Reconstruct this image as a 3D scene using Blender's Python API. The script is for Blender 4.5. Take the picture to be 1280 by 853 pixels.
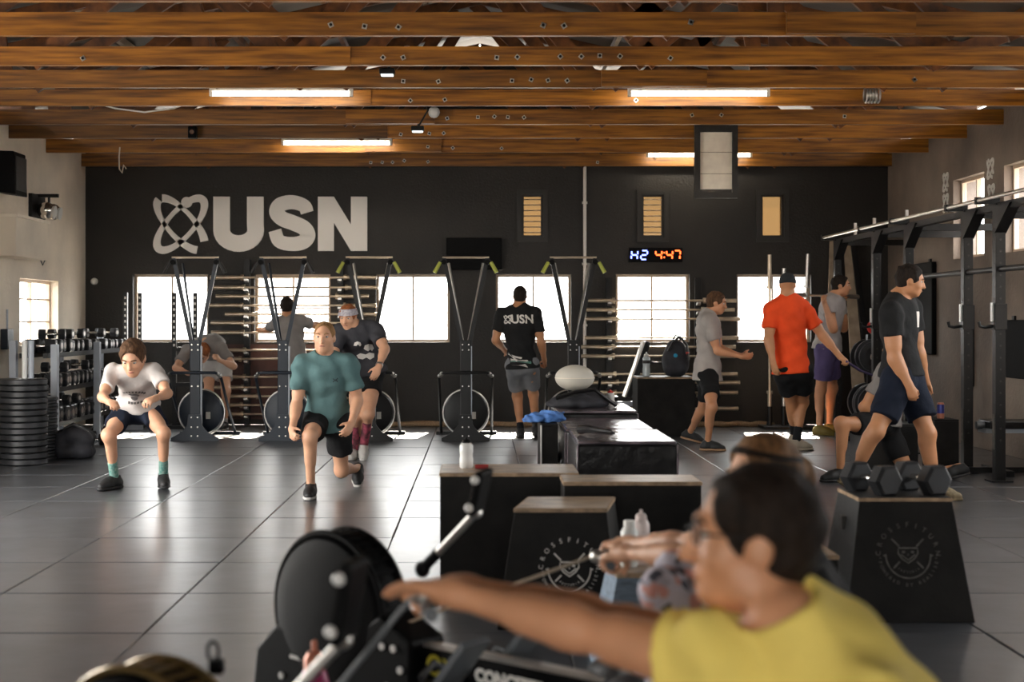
import bpy, math, random
import numpy as np
from mathutils import Vector, Matrix
from mathutils.bvhtree import BVHTree

random.seed(7)
for o in list(bpy.data.objects): bpy.data.objects.remove(o)
SC = bpy.context.scene
COL = SC.collection
PI = math.pi

# ---------------------------------------------------------------- camera, sky, sun, exposure
F, VX, VY, CH = 1778.0, 600.0, 400.0, 1.37        # 50 mm lens, vanishing point, eye height
cam_d = bpy.data.cameras.new('camera'); cam = bpy.data.objects.new('camera', cam_d); COL.objects.link(cam)
cam.location = (0, 0, CH); cam.rotation_euler = (PI/2, 0, 0)
cam_d.lens = 50; cam_d.sensor_width = 36; cam_d.clip_end = 300
cam_d.shift_x = (640-VX)/1280; cam_d.shift_y = -(426.5-VY)/1280
cam_d.dof.use_dof = True; cam_d.dof.focus_distance = 12.5; cam_d.dof.aperture_fstop = 2.4
SC.camera = cam

w = bpy.data.worlds.new('sky'); SC.world = w; w.use_nodes = True
bg = w.node_tree.nodes['Background']; bg.inputs[0].default_value = (1.0, 0.98, 0.94, 1); bg.inputs[1].default_value = 6.0

sun_d = bpy.data.lights.new('sun', 'SUN'); sun = bpy.data.objects.new('sun', sun_d); COL.objects.link(sun)
sun_d.energy = 45.0; sun_d.angle = 0.009; sun_d.color = (1.0, 0.90, 0.76)
sun.rotation_euler = Vector((-0.12, -0.93, -0.75)).to_track_quat('-Z', 'Y').to_euler()

vs = SC.view_settings
vs.view_transform = 'Standard'; vs.look = 'None'; vs.gamma = 1.0; vs.exposure = 0.9; vs.use_curve_mapping = False
SC.cycles.max_bounces = 7; SC.cycles.diffuse_bounces = 4; SC.cycles.glossy_bounces = 3
SC.cycles.transparent_max_bounces = 8; SC.cycles.sample_clamp_indirect = 6.0
SC.cycles.caustics_reflective = False; SC.cycles.caustics_refractive = False

def portal(loc, rot, sx, sy):
    d = bpy.data.lights.new('daylight_portal', 'AREA'); d.shape = 'RECTANGLE'; d.size = sx; d.size_y = sy
    d.cycles.is_portal = True
    o = bpy.data.objects.new('daylight_portal', d); COL.objects.link(o); o.location = loc; o.rotation_euler = rot

def P(px, py, Y):
    return Vector(((px-VX)*Y/F, Y, CH-(py-VY)*Y/F))
def G(px, py, Z=0.0):
    Y = (CH-Z)*F/(py-VY)
    return Vector(((px-VX)*Y/F, Y, Z))

# ---------------------------------------------------------------- materials
def mat(name, col, rough=0.6, metal=0.0, var=0.0, scale=8.0, bump=0.0, bscale=60.0, stretch=(1,1,1), col2=None, coat=0.0, spec=0.5, objrand=0.0):
    m = bpy.data.materials.new(name); m.use_nodes = True
    nt = m.node_tree; b = nt.nodes['Principled BSDF']
    b.inputs['Roughness'].default_value = rough; b.inputs['Metallic'].default_value = metal
    b.inputs['Specular IOR Level'].default_value = spec
    if coat: b.inputs['Coat Weight'].default_value = coat; b.inputs['Coat Roughness'].default_value = 0.27
    c = (*col, 1)
    b.inputs['Base Color'].default_value = c
    m.diffuse_color = c
    if var or bump or col2:
        tc = nt.nodes.new('ShaderNodeTexCoord'); mp = nt.nodes.new('ShaderNodeMapping')
        mp.inputs['Scale'].default_value = stretch
        nt.links.new(tc.outputs['Object'], mp.inputs[0])
        src = mp.outputs[0]
        if objrand:
            oi = nt.nodes.new('ShaderNodeObjectInfo'); va = nt.nodes.new('ShaderNodeVectorMath'); va.operation = 'MULTIPLY_ADD'
            nt.links.new(oi.outputs['Random'], va.inputs[0]); va.inputs[1].default_value = (37, 53, 71)
            nt.links.new(mp.outputs[0], va.inputs[2]); src = va.outputs[0]
        if var or col2:
            nz = nt.nodes.new('ShaderNodeTexNoise'); nz.inputs['Scale'].default_value = scale; nz.inputs['Detail'].default_value = 5
            nt.links.new(src, nz.inputs[0])
            rp = nt.nodes.new('ShaderNodeValToRGB')
            c2 = col2 if col2 else tuple(x*(1-var) for x in col); c1 = col if col2 else tuple(min(1, x*(1+var)) for x in col)
            rp.color_ramp.elements[0].position = 0.32; rp.color_ramp.elements[0].color = (*c2, 1)
            rp.color_ramp.elements[1].position = 0.68; rp.color_ramp.elements[1].color = (*c1, 1)
            nt.links.new(nz.outputs[0], rp.inputs[0])
            out = rp.outputs[0]
            if objrand:
                hs = nt.nodes.new('ShaderNodeHueSaturation')
                mr = nt.nodes.new('ShaderNodeMapRange'); mr.inputs['To Min'].default_value = 1-objrand; mr.inputs['To Max'].default_value = 1+objrand
                nt.links.new(oi.outputs['Random'], mr.inputs[0]); nt.links.new(mr.outputs[0], hs.inputs['Value'])
                nt.links.new(out, hs.inputs['Color']); out = hs.outputs[0]
            nt.links.new(out, b.inputs['Base Color'])
        if bump:
            n2 = nt.nodes.new('ShaderNodeTexNoise'); n2.inputs['Scale'].default_value = bscale; n2.inputs['Detail'].default_value = 4
            nt.links.new(src, n2.inputs[0])
            bp = nt.nodes.new('ShaderNodeBump'); bp.inputs['Strength'].default_value = bump; bp.inputs['Distance'].default_value = 0.02
            nt.links.new(n2.outputs[0], bp.inputs['Height']); nt.links.new(bp.outputs[0], b.inputs['Normal'])
    return m

def emit(name, col, s):
    m = bpy.data.materials.new(name); m.use_nodes = True
    nt = m.node_tree; b = nt.nodes['Principled BSDF']
    b.inputs['Base Color'].default_value = (*col, 1)
    b.inputs['Emission Color'].default_value = (*col, 1); b.inputs['Emission Strength'].default_value = s
    return m

def pane_mat(name, tint, diff, dcol=(0.8, 0.85, 0.9)):
    m = bpy.data.materials.new(name); m.use_nodes = True
    nt = m.node_tree; nt.nodes.remove(nt.nodes['Principled BSDF'])
    out = nt.nodes['Material Output']
    tr = nt.nodes.new('ShaderNodeBsdfTransparent'); tr.inputs[0].default_value = (*tint, 1)
    tl = nt.nodes.new('ShaderNodeBsdfTranslucent'); tl.inputs[0].default_value = (*dcol, 1)
    gl = nt.nodes.new('ShaderNodeBsdfGlossy'); gl.inputs['Roughness'].default_value = 0.1; gl.inputs[0].default_value = (.8, .8, .8, 1)
    m1 = nt.nodes.new('ShaderNodeMixShader'); m1.inputs[0].default_value = diff
    nt.links.new(tr.outputs[0], m1.inputs[1]); nt.links.new(tl.outputs[0], m1.inputs[2])
    m2 = nt.nodes.new('ShaderNodeMixShader'); m2.inputs[0].default_value = 0.04
    nt.links.new(m1.outputs[0], m2.inputs[1]); nt.links.new(gl.outputs[0], m2.inputs[2])
    nt.links.new(m2.outputs[0], out.inputs[0])
    return m

M = {}
M['wall_black'] = mat('wall_black', (0.015, 0.0125, 0.0105), 0.6, var=0.35, scale=1.2, bump=0.25, bscale=35)
M['wall_cream'] = mat('wall_cream', (0.80, 0.71, 0.59), 0.8, var=0.12, scale=1.5, bump=0.3, bscale=20)
M['wall_grey'] = mat('wall_grey', (0.27, 0.21, 0.165), 0.75, col2=(0.13, 0.10, 0.08), scale=1.1, bump=0.3, bscale=25)
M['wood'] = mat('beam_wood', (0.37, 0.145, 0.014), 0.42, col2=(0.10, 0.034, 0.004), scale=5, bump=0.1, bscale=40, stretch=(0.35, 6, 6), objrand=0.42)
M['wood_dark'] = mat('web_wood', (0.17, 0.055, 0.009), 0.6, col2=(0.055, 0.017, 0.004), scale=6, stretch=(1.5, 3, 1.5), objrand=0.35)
M['roof'] = mat('roof_sheet', (0.05, 0.032, 0.02), 0.6, var=0.2, scale=2)
M['rubber'] = mat('rubber_tile', (0.058, 0.062, 0.072), 0.42, var=0.3, scale=3.0, bump=0.22, bscale=4, objrand=0.12, spec=1.0, coat=1.0)
M['sub'] = mat('subfloor', (0.012, 0.012, 0.012), 0.9)
M['ground'] = mat('yard_ground', (0.24, 0.23, 0.22), 0.9, var=0.2)
M['frame'] = mat('window_frame', (0.60, 0.46, 0.34), 0.5)
M['frame_dark'] = mat('dark_frame', (0.02, 0.018, 0.016), 0.5)
M['pane'] = pane_mat('window_glass', (0.93, 0.94, 0.95), 0.02)
M['pane_amber'] = pane_mat('amber_glass', (0.215, 0.165, 0.105), 0.02, (0.3, 0.2, 0.1))
M['pane_clear'] = pane_mat('clear_glass', (0.93, 0.94, 0.95), 0.02)
M['steel'] = mat('steel', (0.55, 0.53, 0.50), 0.32, 0.9, var=0.15, scale=10)
M['chrome'] = mat('chrome', (0.75, 0.72, 0.68), 0.15, 1.0)
M['brass_bar'] = mat('barbell_steel', (0.60, 0.50, 0.38), 0.35, 0.75, var=0.2, scale=6)
M['black_metal'] = mat('black_metal', (0.008, 0.008, 0.0085), 0.42, 0.0, spec=0.3)
M['navy_metal'] = mat('navy_metal', (0.012, 0.020, 0.034), 0.4, 0.0, spec=0.35)
M['grey_metal'] = mat('grey_metal', (0.42, 0.46, 0.52), 0.45, 0.1)
M['black_rubber'] = mat('black_rubber', (0.018, 0.018, 0.019), 0.5, var=0.3, scale=12)
M['plate_rubber'] = mat('plate_rubber', (0.020, 0.021, 0.024), 0.42, var=0.25, scale=10, objrand=0.3)
M['white'] = mat('white_paint', (0.80, 0.77, 0.72), 0.6)
M['print_white'] = mat('white_print', (0.78, 0.75, 0.70), 0.8)
M['print_dim'] = mat('worn_print', (0.10, 0.095, 0.085), 0.8, var=0.3, scale=40)
M['black_ply'] = mat('black_plywood', (0.008, 0.007, 0.0065), 0.6, var=0.5, scale=6, bump=0.1, spec=0.2)
M['worn_ply'] = mat('worn_plywood', (0.50, 0.37, 0.24), 0.32, col2=(0.14, 0.10, 0.07), scale=7, stretch=(1, 4, 1), bump=0.1)
M['edge_ply'] = mat('raw_ply_edge', (0.34, 0.23, 0.14), 0.6, var=0.4, scale=20)
M['grey_ply'] = mat('greyed_plywood', (0.016, 0.016, 0.016), 0.45, var=0.4, scale=5, bump=0.1)
M['blue_ply'] = mat('blue_grey_plywood', (0.13, 0.18, 0.24), 0.6, var=0.35, scale=14, stretch=(1, 1, 4))
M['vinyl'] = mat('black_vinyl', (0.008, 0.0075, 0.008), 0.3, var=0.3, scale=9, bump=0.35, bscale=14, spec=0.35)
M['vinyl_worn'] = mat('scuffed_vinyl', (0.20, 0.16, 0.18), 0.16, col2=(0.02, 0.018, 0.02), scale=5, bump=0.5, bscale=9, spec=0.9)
M['maroon'] = mat('maroon_board', (0.075, 0.030, 0.024), 0.6, var=0.3, scale=4)
M['rope'] = mat('rope_fibre', (0.36, 0.24, 0.14), 0.9, var=0.3, scale=60, bump=0.5, bscale=90)
M['lime'] = mat('lime_grip', (0.42, 0.46, 0.07), 0.5)
M['plastic_black'] = mat('black_plastic', (0.0035, 0.0035, 0.004), 0.5, var=0.2, scale=20, spec=0.08)
M['plastic_grey'] = mat('grey_plastic', (0.10, 0.11, 0.12), 0.4)
M['bottle'] = mat('bottle_plastic', (0.72, 0.72, 0.70), 0.35)
M['bottle_pink'] = mat('pale_pink_plastic', (0.70, 0.60, 0.58), 0.35)
M['bottle_clear'] = mat('clear_plastic', (0.55, 0.62, 0.64), 0.15, spec=0.8)
M['red'] = mat('red_plastic', (0.60, 0.03, 0.02), 0.4)
M['red_dark'] = mat('dark_red', (0.28, 0.015, 0.015), 0.5)
M['magenta'] = mat('magenta_plastic', (0.45, 0.03, 0.16), 0.4)
M['blue'] = mat('blue_cloth', (0.06, 0.16, 0.42), 0.8, var=0.3, scale=20)
M['can_blue'] = mat('can_blue', (0.05, 0.06, 0.30), 0.3, 0.3)
M['can_orange'] = mat('can_orange', (0.65, 0.25, 0.16), 0.3, 0.3)
M['bag'] = mat('bag_fabric', (0.022, 0.022, 0.028), 0.75, var=0.4, scale=8, bump=0.4, bscale=12)
M['ball'] = mat('cream_ball', (0.62, 0.58, 0.50), 0.6, var=0.08, scale=3)
M['sign_white'] = mat('sign_white', (0.93, 0.90, 0.86), 0.6)
M['cream_panel'] = mat('cream_panel', (0.95, 0.85, 0.72), 0.7, var=0.08)
M['tube_glow'] = emit('tube_glow', (1.0, 0.90, 0.72), 16.0)
M['led_blue'] = emit('led_blue', (0.18, 0.24, 1.0), 3.0)
M['led_red'] = emit('led_red', (1.0, 0.10, 0.02), 3.0)
M['lamp_glow'] = emit('lamp_glow', (0.75, 0.95, 0.95), 1.6)
M['yellow_print'] = mat('yellow_print', (0.62, 0.55, 0.05), 0.6)
M['pad_black'] = mat('pad_black', (0.006, 0.006, 0.006), 0.7, spec=0.12)
M['brass_dark'] = mat('dark_brass', (0.22, 0.15, 0.06), 0.3, 0.8)
M['pale_board'] = mat('pale_board', (0.36, 0.28, 0.20), 0.7, var=0.2)

# ---------------------------------------------------------------- mesh building
class MB:
    def __init__(s): s.v = []; s.f = []
    def add(s, vs, fs):
        o = len(s.v); s.v += [tuple(x) for x in vs]; s.f += [tuple(i+o for i in f) for f in fs]; return s
    def box(s, c, d, R=None):
        hx, hy, hz = d[0]/2, d[1]/2, d[2]/2
        vs = [Vector((x, y, z)) for z in (-hz, hz) for y in (-hy, hy) for x in (-hx, hx)]
        if R is not None: vs = [R @ q for q in vs]
        c = Vector(c); vs = [q+c for q in vs]
        return s.add(vs, [(0,2,3,1), (4,5,7,6), (0,1,5,4), (2,6,7,3), (0,4,6,2), (1,3,7,5)])
    def hexa(s, p8):        # bottom 4 ccw, top 4 ccw
        return s.add(p8, [(3,2,1,0), (4,5,6,7), (0,1,5,4), (1,2,6,5), (2,3,7,6), (3,0,4,7)])
    def bar(s, a, b, wd, ht, up=(0,0,1)):
        a = Vector(a); b = Vector(b); d = (b-a); L = d.length; d.normalize(); u = Vector(up)
        if abs(d.dot(u)) > 0.98: u = Vector((0,1,0))
        l = d.cross(u).normalized(); u = l.cross(d).normalized()
        R = Matrix((l, d, u)).transposed()
        return s.box((a+b)/2, (wd, L, ht), R)
    def cyl(s, a, b, r0, r1=None, n=14, caps=True):
        if r1 is None: r1 = r0
        return s.tube([a, b], [r0, r1], n, caps)
    def tube(s, path, r, n=10, caps=True, closed=False):
        path = [Vector(p) for p in path]; k = len(path)
        rs = r if isinstance(r, (list, tuple)) else [r]*k
        vs = []; prev = None
        for i, p in enumerate(path):
            if closed: t = path[(i+1) % k]-path[i-1]
            else: t = path[min(i+1, k-1)]-path[max(i-1, 0)]
            t.normalize()
            if prev is None:
                u = Vector((0,0,1)) if abs(t.z) < 0.9 else Vector((0,1,0))
                a = t.cross(u).normalized()
            else: a = (prev - t*prev.dot(t)).normalized()
            prev = a; b = t.cross(a)
            for j in range(n):
                q = 2*PI*j/n; vs.append(p+(a*math.cos(q)+b*math.sin(q))*rs[i])
        fs = []
        for i in range(k if closed else k-1):
            for j in range(n):
                i2 = (i+1) % k; fs.append((i*n+j, i*n+(j+1) % n, i2*n+(j+1) % n, i2*n+j))
        if caps and not closed:
            fs.append(tuple(range(n-1, -1, -1))); fs.append(tuple((k-1)*n+j for j in range(n)))
        return s.add(vs, fs)
    def lathe(s, prof, n=20, c=(0,0,0), R=None):
        c = Vector(c); vs = []; fs = []; k = len(prof)
        for r, z in prof:
            for j in range(n):
                q = 2*PI*j/n; p = Vector((r*math.cos(q), r*math.sin(q), z)); vs.append((R @ p if R is not None else p)+c)
        for i in range(k-1):
            for j in range(n): fs.append((i*n+j, i*n+(j+1) % n, (i+1)*n+(j+1) % n, (i+1)*n+j))
        if prof[0][0] > 1e-6: fs.append(tuple(range(n-1, -1, -1)))
        if prof[-1][0] > 1e-6: fs.append(tuple((k-1)*n+j for j in range(n)))
        return s.add(vs, fs)
    def ell(s, c, r, n=16, m=10, R=None):
        prof = [(math.sin(PI*i/m), -math.cos(PI*i/m)) for i in range(m+1)]
        c = Vector(c); vs = []; fs = []
        for a, z in prof:
            for j in range(n):
                q = 2*PI*j/n; p = Vector((a*math.cos(q)*r[0], a*math.sin(q)*r[1], z*r[2])); vs.append((R @ p if R is not None else p)+c)
        for i in range(m):
            for j in range(n): fs.append((i*n+j, i*n+(j+1) % n, (i+1)*n+(j+1) % n, (i+1)*n+j))
        return s.add(vs, fs)
    def prism(s, poly, a0, a1, fr):     # poly 2D ccw, fr(u,v,w) -> point
        n = len(poly); vs = [fr(x, y, a0) for x, y in poly]+[fr(x, y, a1) for x, y in poly]
        fs = [tuple(range(n-1, -1, -1)), tuple(range(n, 2*n))]+[(i, (i+1) % n, n+(i+1) % n, n+i) for i in range(n)]
        return s.add(vs, fs)
    def build(s, name, m, parent=None, smooth=True, bevel=0.0, loc=None):
        me = bpy.data.meshes.new(name); me.from_pydata(s.v, [], s.f); me.update()
        if smooth:
            me.polygons.foreach_set('use_smooth', [True]*len(me.polygons)); me.set_sharp_from_angle(angle=math.radians(38))
        me.materials.append(M[m] if isinstance(m, str) else m)
        o = bpy.data.objects.new(name, me); COL.objects.link(o)
        if parent is not None: o.parent = parent
        if loc is not None: o.location = loc
        if bevel:
            b = o.modifiers.new('bevel', 'BEVEL'); b.width = bevel; b.segments = 2; b.limit_method = 'ANGLE'
        return o

def tag(o, label, cat, group=None):
    o['label'] = label; o['category'] = cat
    if group: o['group'] = group
    return o
def struct(o): o['kind'] = 'structure'; return o
def thing(name, label, cat, loc=(0,0,0), rz=0.0, group=None):
    o = bpy.data.objects.new(name, None); COL.objects.link(o); o.location = loc; o.rotation_euler = (0, 0, rz)
    o.empty_display_size = 0.1
    return tag(o, label, cat, group)
def dup(root, loc, rz=None, label=None, group=None):
    r = root.copy(); COL.objects.link(r); r.location = loc
    if rz is not None: r.rotation_euler = (0, 0, rz)
    if label: r['label'] = label
    if group: r['group'] = group
    for ch in list(root.children):
        c = ch.copy(); COL.objects.link(c); c.parent = r
        for g in list(ch.children):
            d = g.copy(); COL.objects.link(d); d.parent = c
    return r
def copy_of(o, loc, parent=None, rot=None):
    c = o.copy(); COL.objects.link(c); c.location = loc
    if parent is not None: c.parent = parent
    if rot is not None: c.rotation_euler = rot
    return c

def text_mesh(txt, size, extrude=0.0, spacing=1.0, offset=0.0, shear=0.0):
    cu = bpy.data.curves.new('lettering', 'FONT'); cu.body = txt; cu.size = size; cu.align_x = 'CENTER'; cu.align_y = 'CENTER'
    cu.extrude = extrude; cu.space_character = spacing; cu.offset = offset; cu.resolution_u = 3; cu.shear = shear
    o = bpy.data.objects.new('lettering', cu); COL.objects.link(o)
    dg = bpy.context.evaluated_depsgraph_get(); me = bpy.data.meshes.new_from_object(o.evaluated_get(dg))
    vs = [v.co.copy() for v in me.vertices]; fs = [tuple(p.vertices) for p in me.polygons]
    bpy.data.objects.remove(o); bpy.data.curves.remove(cu); bpy.data.meshes.remove(me)
    return vs, fs
# ---------------------------------------------------------------- the room
XL, XR, YB, YF = -5.16, 5.335, 18.6, -5.0
ZB = 3.36            # underside of the tie beams
ZE = 3.62            # eaves
TH = 0.26
def wall_holes(name, m, a0, a1, z1, holes, fr):
    """grid of solid blocks around rectangular openings; fr(a, w, z): a along, w through, z up"""
    xs = sorted({a0, a1, *[h[0] for h in holes], *[h[1] for h in holes]}); zs = sorted({0.0, z1, *[h[2] for h in holes], *[h[3] for h in holes]})
    mb = MB()
    for i in range(len(xs)-1):
        j = 0
        while j < len(zs)-1:
            def solid(jj): 
                cx = (xs[i]+xs[i+1])/2; cz = (zs[jj]+zs[jj+1])/2
                return not any(h[0] < cx < h[1] and h[2] < cz < h[3] for h in holes)
            if not solid(j): j += 1; continue
            k = j
            while k+1 < len(zs)-1 and solid(k+1): k += 1
            x0, x1, z0, zt = xs[i], xs[i+1], zs[j], zs[k+1]
            mb.hexa([fr(x0,0,z0), fr(x1,0,z0), fr(x1,TH,z0), fr(x0,TH,z0), fr(x0,0,zt), fr(x1,0,zt), fr(x1,TH,zt), fr(x0,TH,zt)])
            j = k+1
    return struct(mb.build(name, m, smooth=False))

def bx(px): return (px-VX)*YB/F
def bz(py): return CH-(py-VY)*YB/F
big = [(bx(a), bx(b), bz(428), bz(343)) for a, b in ((166,260), (318,413), (470,562), (620,714), (770,862), (921,1014))]
small = [(bx(a), bx(b), bz(297), bz(243)) for a, b in ((652,679), (802,830), (951,980))]
RX = 0.0; ZR = ZE+1.25     # ridge
def gable(mb, y0, y1):
    mb.add([(XL-TH,y0,ZE), (XR+TH,y0,ZE), (RX,y0,ZR), (XL-TH,y1,ZE), (XR+TH,y1,ZE), (RX,y1,ZR)], [(0,1,2), (5,4,3), (0,3,4,1), (1,4,5,2), (2,5,3,0)])
wb = wall_holes('wall_back', 'wall_black', XL, XR, ZE, big+small, lambda a, w, z: (a, YB+w, z))
g = MB(); gable(g, YB, YB+TH); g.build('gable', 'wall_black', wb, smooth=False)

lwin = [(15.95, 17.4, 1.08, 1.84)]
ldoor = [(5.5, 11.5, 0.0, 2.9)]
wall_holes('wall_left', 'wall_cream', YF-TH, YB+TH, ZE, lwin+ldoor, lambda a, w, z: (XL-w, a, z))
rwin = [(y, y+.98, 2.05 if y > 11 else 1.05, 2.94) for y in (15.05, 13.50, 11.95, 10.4, 8.85, 7.3, 5.75, 4.2)]  # unseen nearer windows, added and made taller to light the cream wall
wall_holes('wall_right', 'wall_grey', YF-TH, YB+TH, ZE, rwin, lambda a, w, z: (XR+w, a, z))
fdoor = [(-3.6, 0.9, 0.0, 2.6)]
wf = wall_holes('wall_front', 'wall_cream', XL, XR, ZE, fdoor, lambda a, w, z: (a, YF-w, z))
g = MB(); gable(g, YF-TH, YF); g.build('gable', 'wall_cream', wf, smooth=False)
portal((XL-TH-0.02, 8.5, 1.45), (0, -PI/2, 0), 2.9, 6.0)
portal((-1.35, YF-TH-0.02, 1.3), (PI/2, 0, 0), 4.5, 2.6)
for h in rwin: portal((XR+TH+.02, (h[0]+h[1])/2, (h[2]+h[3])/2), (0, PI/2, 0), h[3]-h[2], h[1]-h[0])
for h in lwin: portal((XL-TH-.02, (h[0]+h[1])/2, (h[2]+h[3])/2), (0, -PI/2, 0), h[3]-h[2], h[1]-h[0])
for h in big: portal(((h[0]+h[1])/2, YB+TH+.02, (h[2]+h[3])/2), (-PI/2, 0, 0), h[1]-h[0], h[3]-h[2])

g = MB(); g.box((0, 8, -0.35), (160, 160, 0.1)); struct(g.build('yard_ground', 'ground', smooth=False))

# windows
wn = [0]
def window(h, fr, pane, fm, mull=1, slats=0, depth=0.10, ft=0.035, bars=()):
    wn[0] += 1
    o = bpy.data.objects.new('window_%d' % wn[0], None); COL.objects.link(o); struct(o)
    a0, a1, z0, z1 = h
    def blk(name, m, x0, x1, za, zb, w0, w1):
        MB().hexa([fr(x0,w0,za), fr(x1,w0,za), fr(x1,w1,za), fr(x0,w1,za), fr(x0,w0,zb), fr(x1,w0,zb), fr(x1,w1,zb), fr(x0,w1,zb)]).build(name, m, o, smooth=False)
    d0, d1 = depth, depth+0.05
    blk('frame_side', fm, a0, a0+ft, z0, z1, d0, d1); blk('frame_side', fm, a1-ft, a1, z0, z1, d0, d1)
    blk('frame_head', fm, a0+ft, a1-ft, z1-ft, z1, d0, d1); blk('frame_sill', fm, a0+ft, a1-ft, z0, z0+ft, d0, d1)
    xs = [a0+ft+(a1-a0-2*ft)*i/(mull+1) for i in range(mull+2)]
    for i in range(1, mull+1): blk('mullion', fm, xs[i]-0.012, xs[i]+0.012, z0+ft, z1-ft, d0, d1)
    zsb = [z0+ft]+[z0+(z1-z0)*b for b in bars]+[z1-ft]
    for b in bars: blk('glazing_bar', fm, a0+ft, a1-ft, z0+(z1-z0)*b-0.009, z0+(z1-z0)*b+0.009, d0+.003, d1-.003)
    for i in range(mull+1):
        for j in range(len(zsb)-1):
            blk('pane', pane, xs[i], xs[i+1], zsb[j], zsb[j+1], d0+0.02, d0+0.026)
    for k in range(slats):
        z = z0+ft+(z1-z0-2*ft)*(k+0.5)/slats
        blk('louvre', 'pale_board', a0+ft, a1-ft, z-0.007, z+0.007, d0-0.01, d0+0.02)
    return o
fb = lambda a, w, z: (a, YB+w, z)
for i, h in enumerate(big): window(h, fb, 'pane', 'frame', 1, bars=(0.5,) if i == 1 else ())
for i, h in enumerate(small): window(h, fb, 'pane_amber', 'frame_dark', 0, slats=0 if i == 2 else 7, depth=0.02, ft=0.03)
window(lwin[0], lambda a, w, z: (XL-w, a, z), 'pane_clear', 'frame', 1, bars=(0.35, 0.7))
for h in rwin: window(h, lambda a, w, z: (XR+w, a, z), 'pane_clear', 'frame', 1, depth=0.09)
# dark frames standing proud round the small windows
for i, h in enumerate(small):
    mb = MB(); a0, a1, z0, z1 = h; y = YB-0.012
    for c, d in ((((a0+a1)/2, y, z1+.03), (a1-a0+.12, .024, .06)), (((a0+a1)/2, y, z0-.03), (a1-a0+.12, .024, .06)), ((a0-.03, y, (z0+z1)/2), (.06, .024, z1-z0)), ((a1+.03, y, (z0+z1)/2), (.06, .024, z1-z0))): mb.box(c, d)
    struct(mb.build('trim_%d' % (i+1), 'frame_dark', smooth=False))

# floor of rubber tiles
fl = MB().box(((XL+XR)/2, (YF+YB)/2, -0.17), (XR-XL+2*TH, YB-YF+2*TH, 0.30)).build('floor', 'sub', smooth=False); struct(fl)
TW, TD = 0.92, 0.905
protos = []
for v in range(3):
    t = MB(); t.box((0, 0, -0.011), (TW-0.007, TD-0.007, 0.022)); protos.append(t)
tile0 = None
x0 = -0.55-5*TW; rows = [6.22+TD*k for k in range(-6, 14)]
me_cache = {}
for r, y in enumerate(rows):
    for c in range(-1, 13):
        xa = max(x0+c*TW, XL); xb = min(x0+(c+1)*TW, XR); ya = y; yb = min(y+TD, YB)
        if xb-xa < 0.1 or yb-ya < 0.05: continue
        key = (round(xb-xa, 3), round(yb-ya, 3))
        if key not in me_cache:
            tb = MB(); sx, sy = key[0]/2-.0035, key[1]/2-.0035; b = .004
            tb.add([(-sx,-sy,-.022), (sx,-sy,-.022), (sx,sy,-.022), (-sx,sy,-.022), (-sx,-sy,-b), (sx,-sy,-b), (sx,sy,-b), (-sx,sy,-b), (-sx+b,-sy+b,0), (sx-b,-sy+b,0), (sx-b,sy-b,0), (-sx+b,sy-b,0)],
                   [(0,1,5,4), (1,2,6,5), (2,3,7,6), (3,0,4,7), (4,5,9,8), (5,6,10,9), (6,7,11,10), (7,4,8,11), (8,9,10,11)])
            o = tb.build('floor_tile', 'rubber', fl, smooth=False); me_cache[key] = o.data
        else:
            o = bpy.data.objects.new('floor_tile', me_cache[key]); COL.objects.link(o); o.parent = fl
        o.location = ((xa+xb)/2+random.uniform(-.0015, .0015), (ya+yb)/2, random.uniform(-.0015, 0))
        o.rotation_euler = (random.uniform(-.0022, .0022), random.uniform(-.0022, .0022), random.uniform(-.002, .002))

# roof sheets on purlins
rf = bpy.data.objects.new('ceiling', None); COL.objects.link(rf); struct(rf)
def rz_(x): return ZE+(ZR-ZE)*(1-abs(x-RX)/((XR+TH-RX) if x > RX else (RX-XL+TH)))
for k, (xa, xb) in enumerate(((XL-TH-.1, RX), (RX, XR+TH+.1))):
    n = 60; mb = MB(); y0, y1 = YF-TH-.1, YB+TH+.1
    vs = []; fs = []
    for i in range(n+1):
        y = y0+(y1-y0)*i/n; d = 0.02*(i % 2)
        vs += [(xa, y, rz_(xa)+.17+d), (xb, y, rz_(xb)+.17+d), (xa, y, rz_(xa)+.20+d), (xb, y, rz_(xb)+.20+d)]
    for i in range(n):
        a = 4*i; b = a+4; fs += [(a, a+1, b+1, b), (a+2, b+2, b+3, a+3)]
    mb.add(vs, fs).build('roof_sheet', 'roof', rf, smooth=False)
for x in (-4.6, -3.6, -2.6, -1.6, -0.6, 0.6, 1.6, 2.6, 3.6, 4.6):
    MB().box((x, (YF+YB)/2, rz_(x)+.13), (0.05, YB-YF+.4, 0.075)).build('purlin', 'pale_board' if x in (-3.6, -.6, 1.6) else 'wood_dark', rf, smooth=False)

# trusses; washers given in photo pixels on the face of each tie beam
TY = [8.89, 9.97, 11.13, 12.2, 13.23, 14.5, 15.59, 16.93, 18.43]
WASH = {1: [(455.7,33),(498,34),(679,31.6),(705,32.3),(863.6,27.9),(413.6,31)],
 2: [(478.8,72),(504,72),(621,72),(646.7,71.4),(700.4,70.7),(726.6,70.7),(749.7,69.7),(775,70.4),(838,72.7),(103.6,73)],
 3: [(504,101.6),(548,102),(640,101),(664,99.6),(685,100.6),(709,101),(1143,99.6)],
 4: [(513,125.8),(556,124.7),(795,125.4)], 5: [(559,148),(597.4,146.5),(618,145.8),(634.8,146.5),(655,146.8),(865,144),(901.7,143.8),(1055.7,145.5)],
 6: [(501,168),(536.6,167),(554.6,166.6)], 7: [(535,184),(566,185),(627,185.6)], 8: [(463.5,203.3),(477.8,203),(490.7,203),(505.3,201),(535,202.3),(747,203)]}
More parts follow.
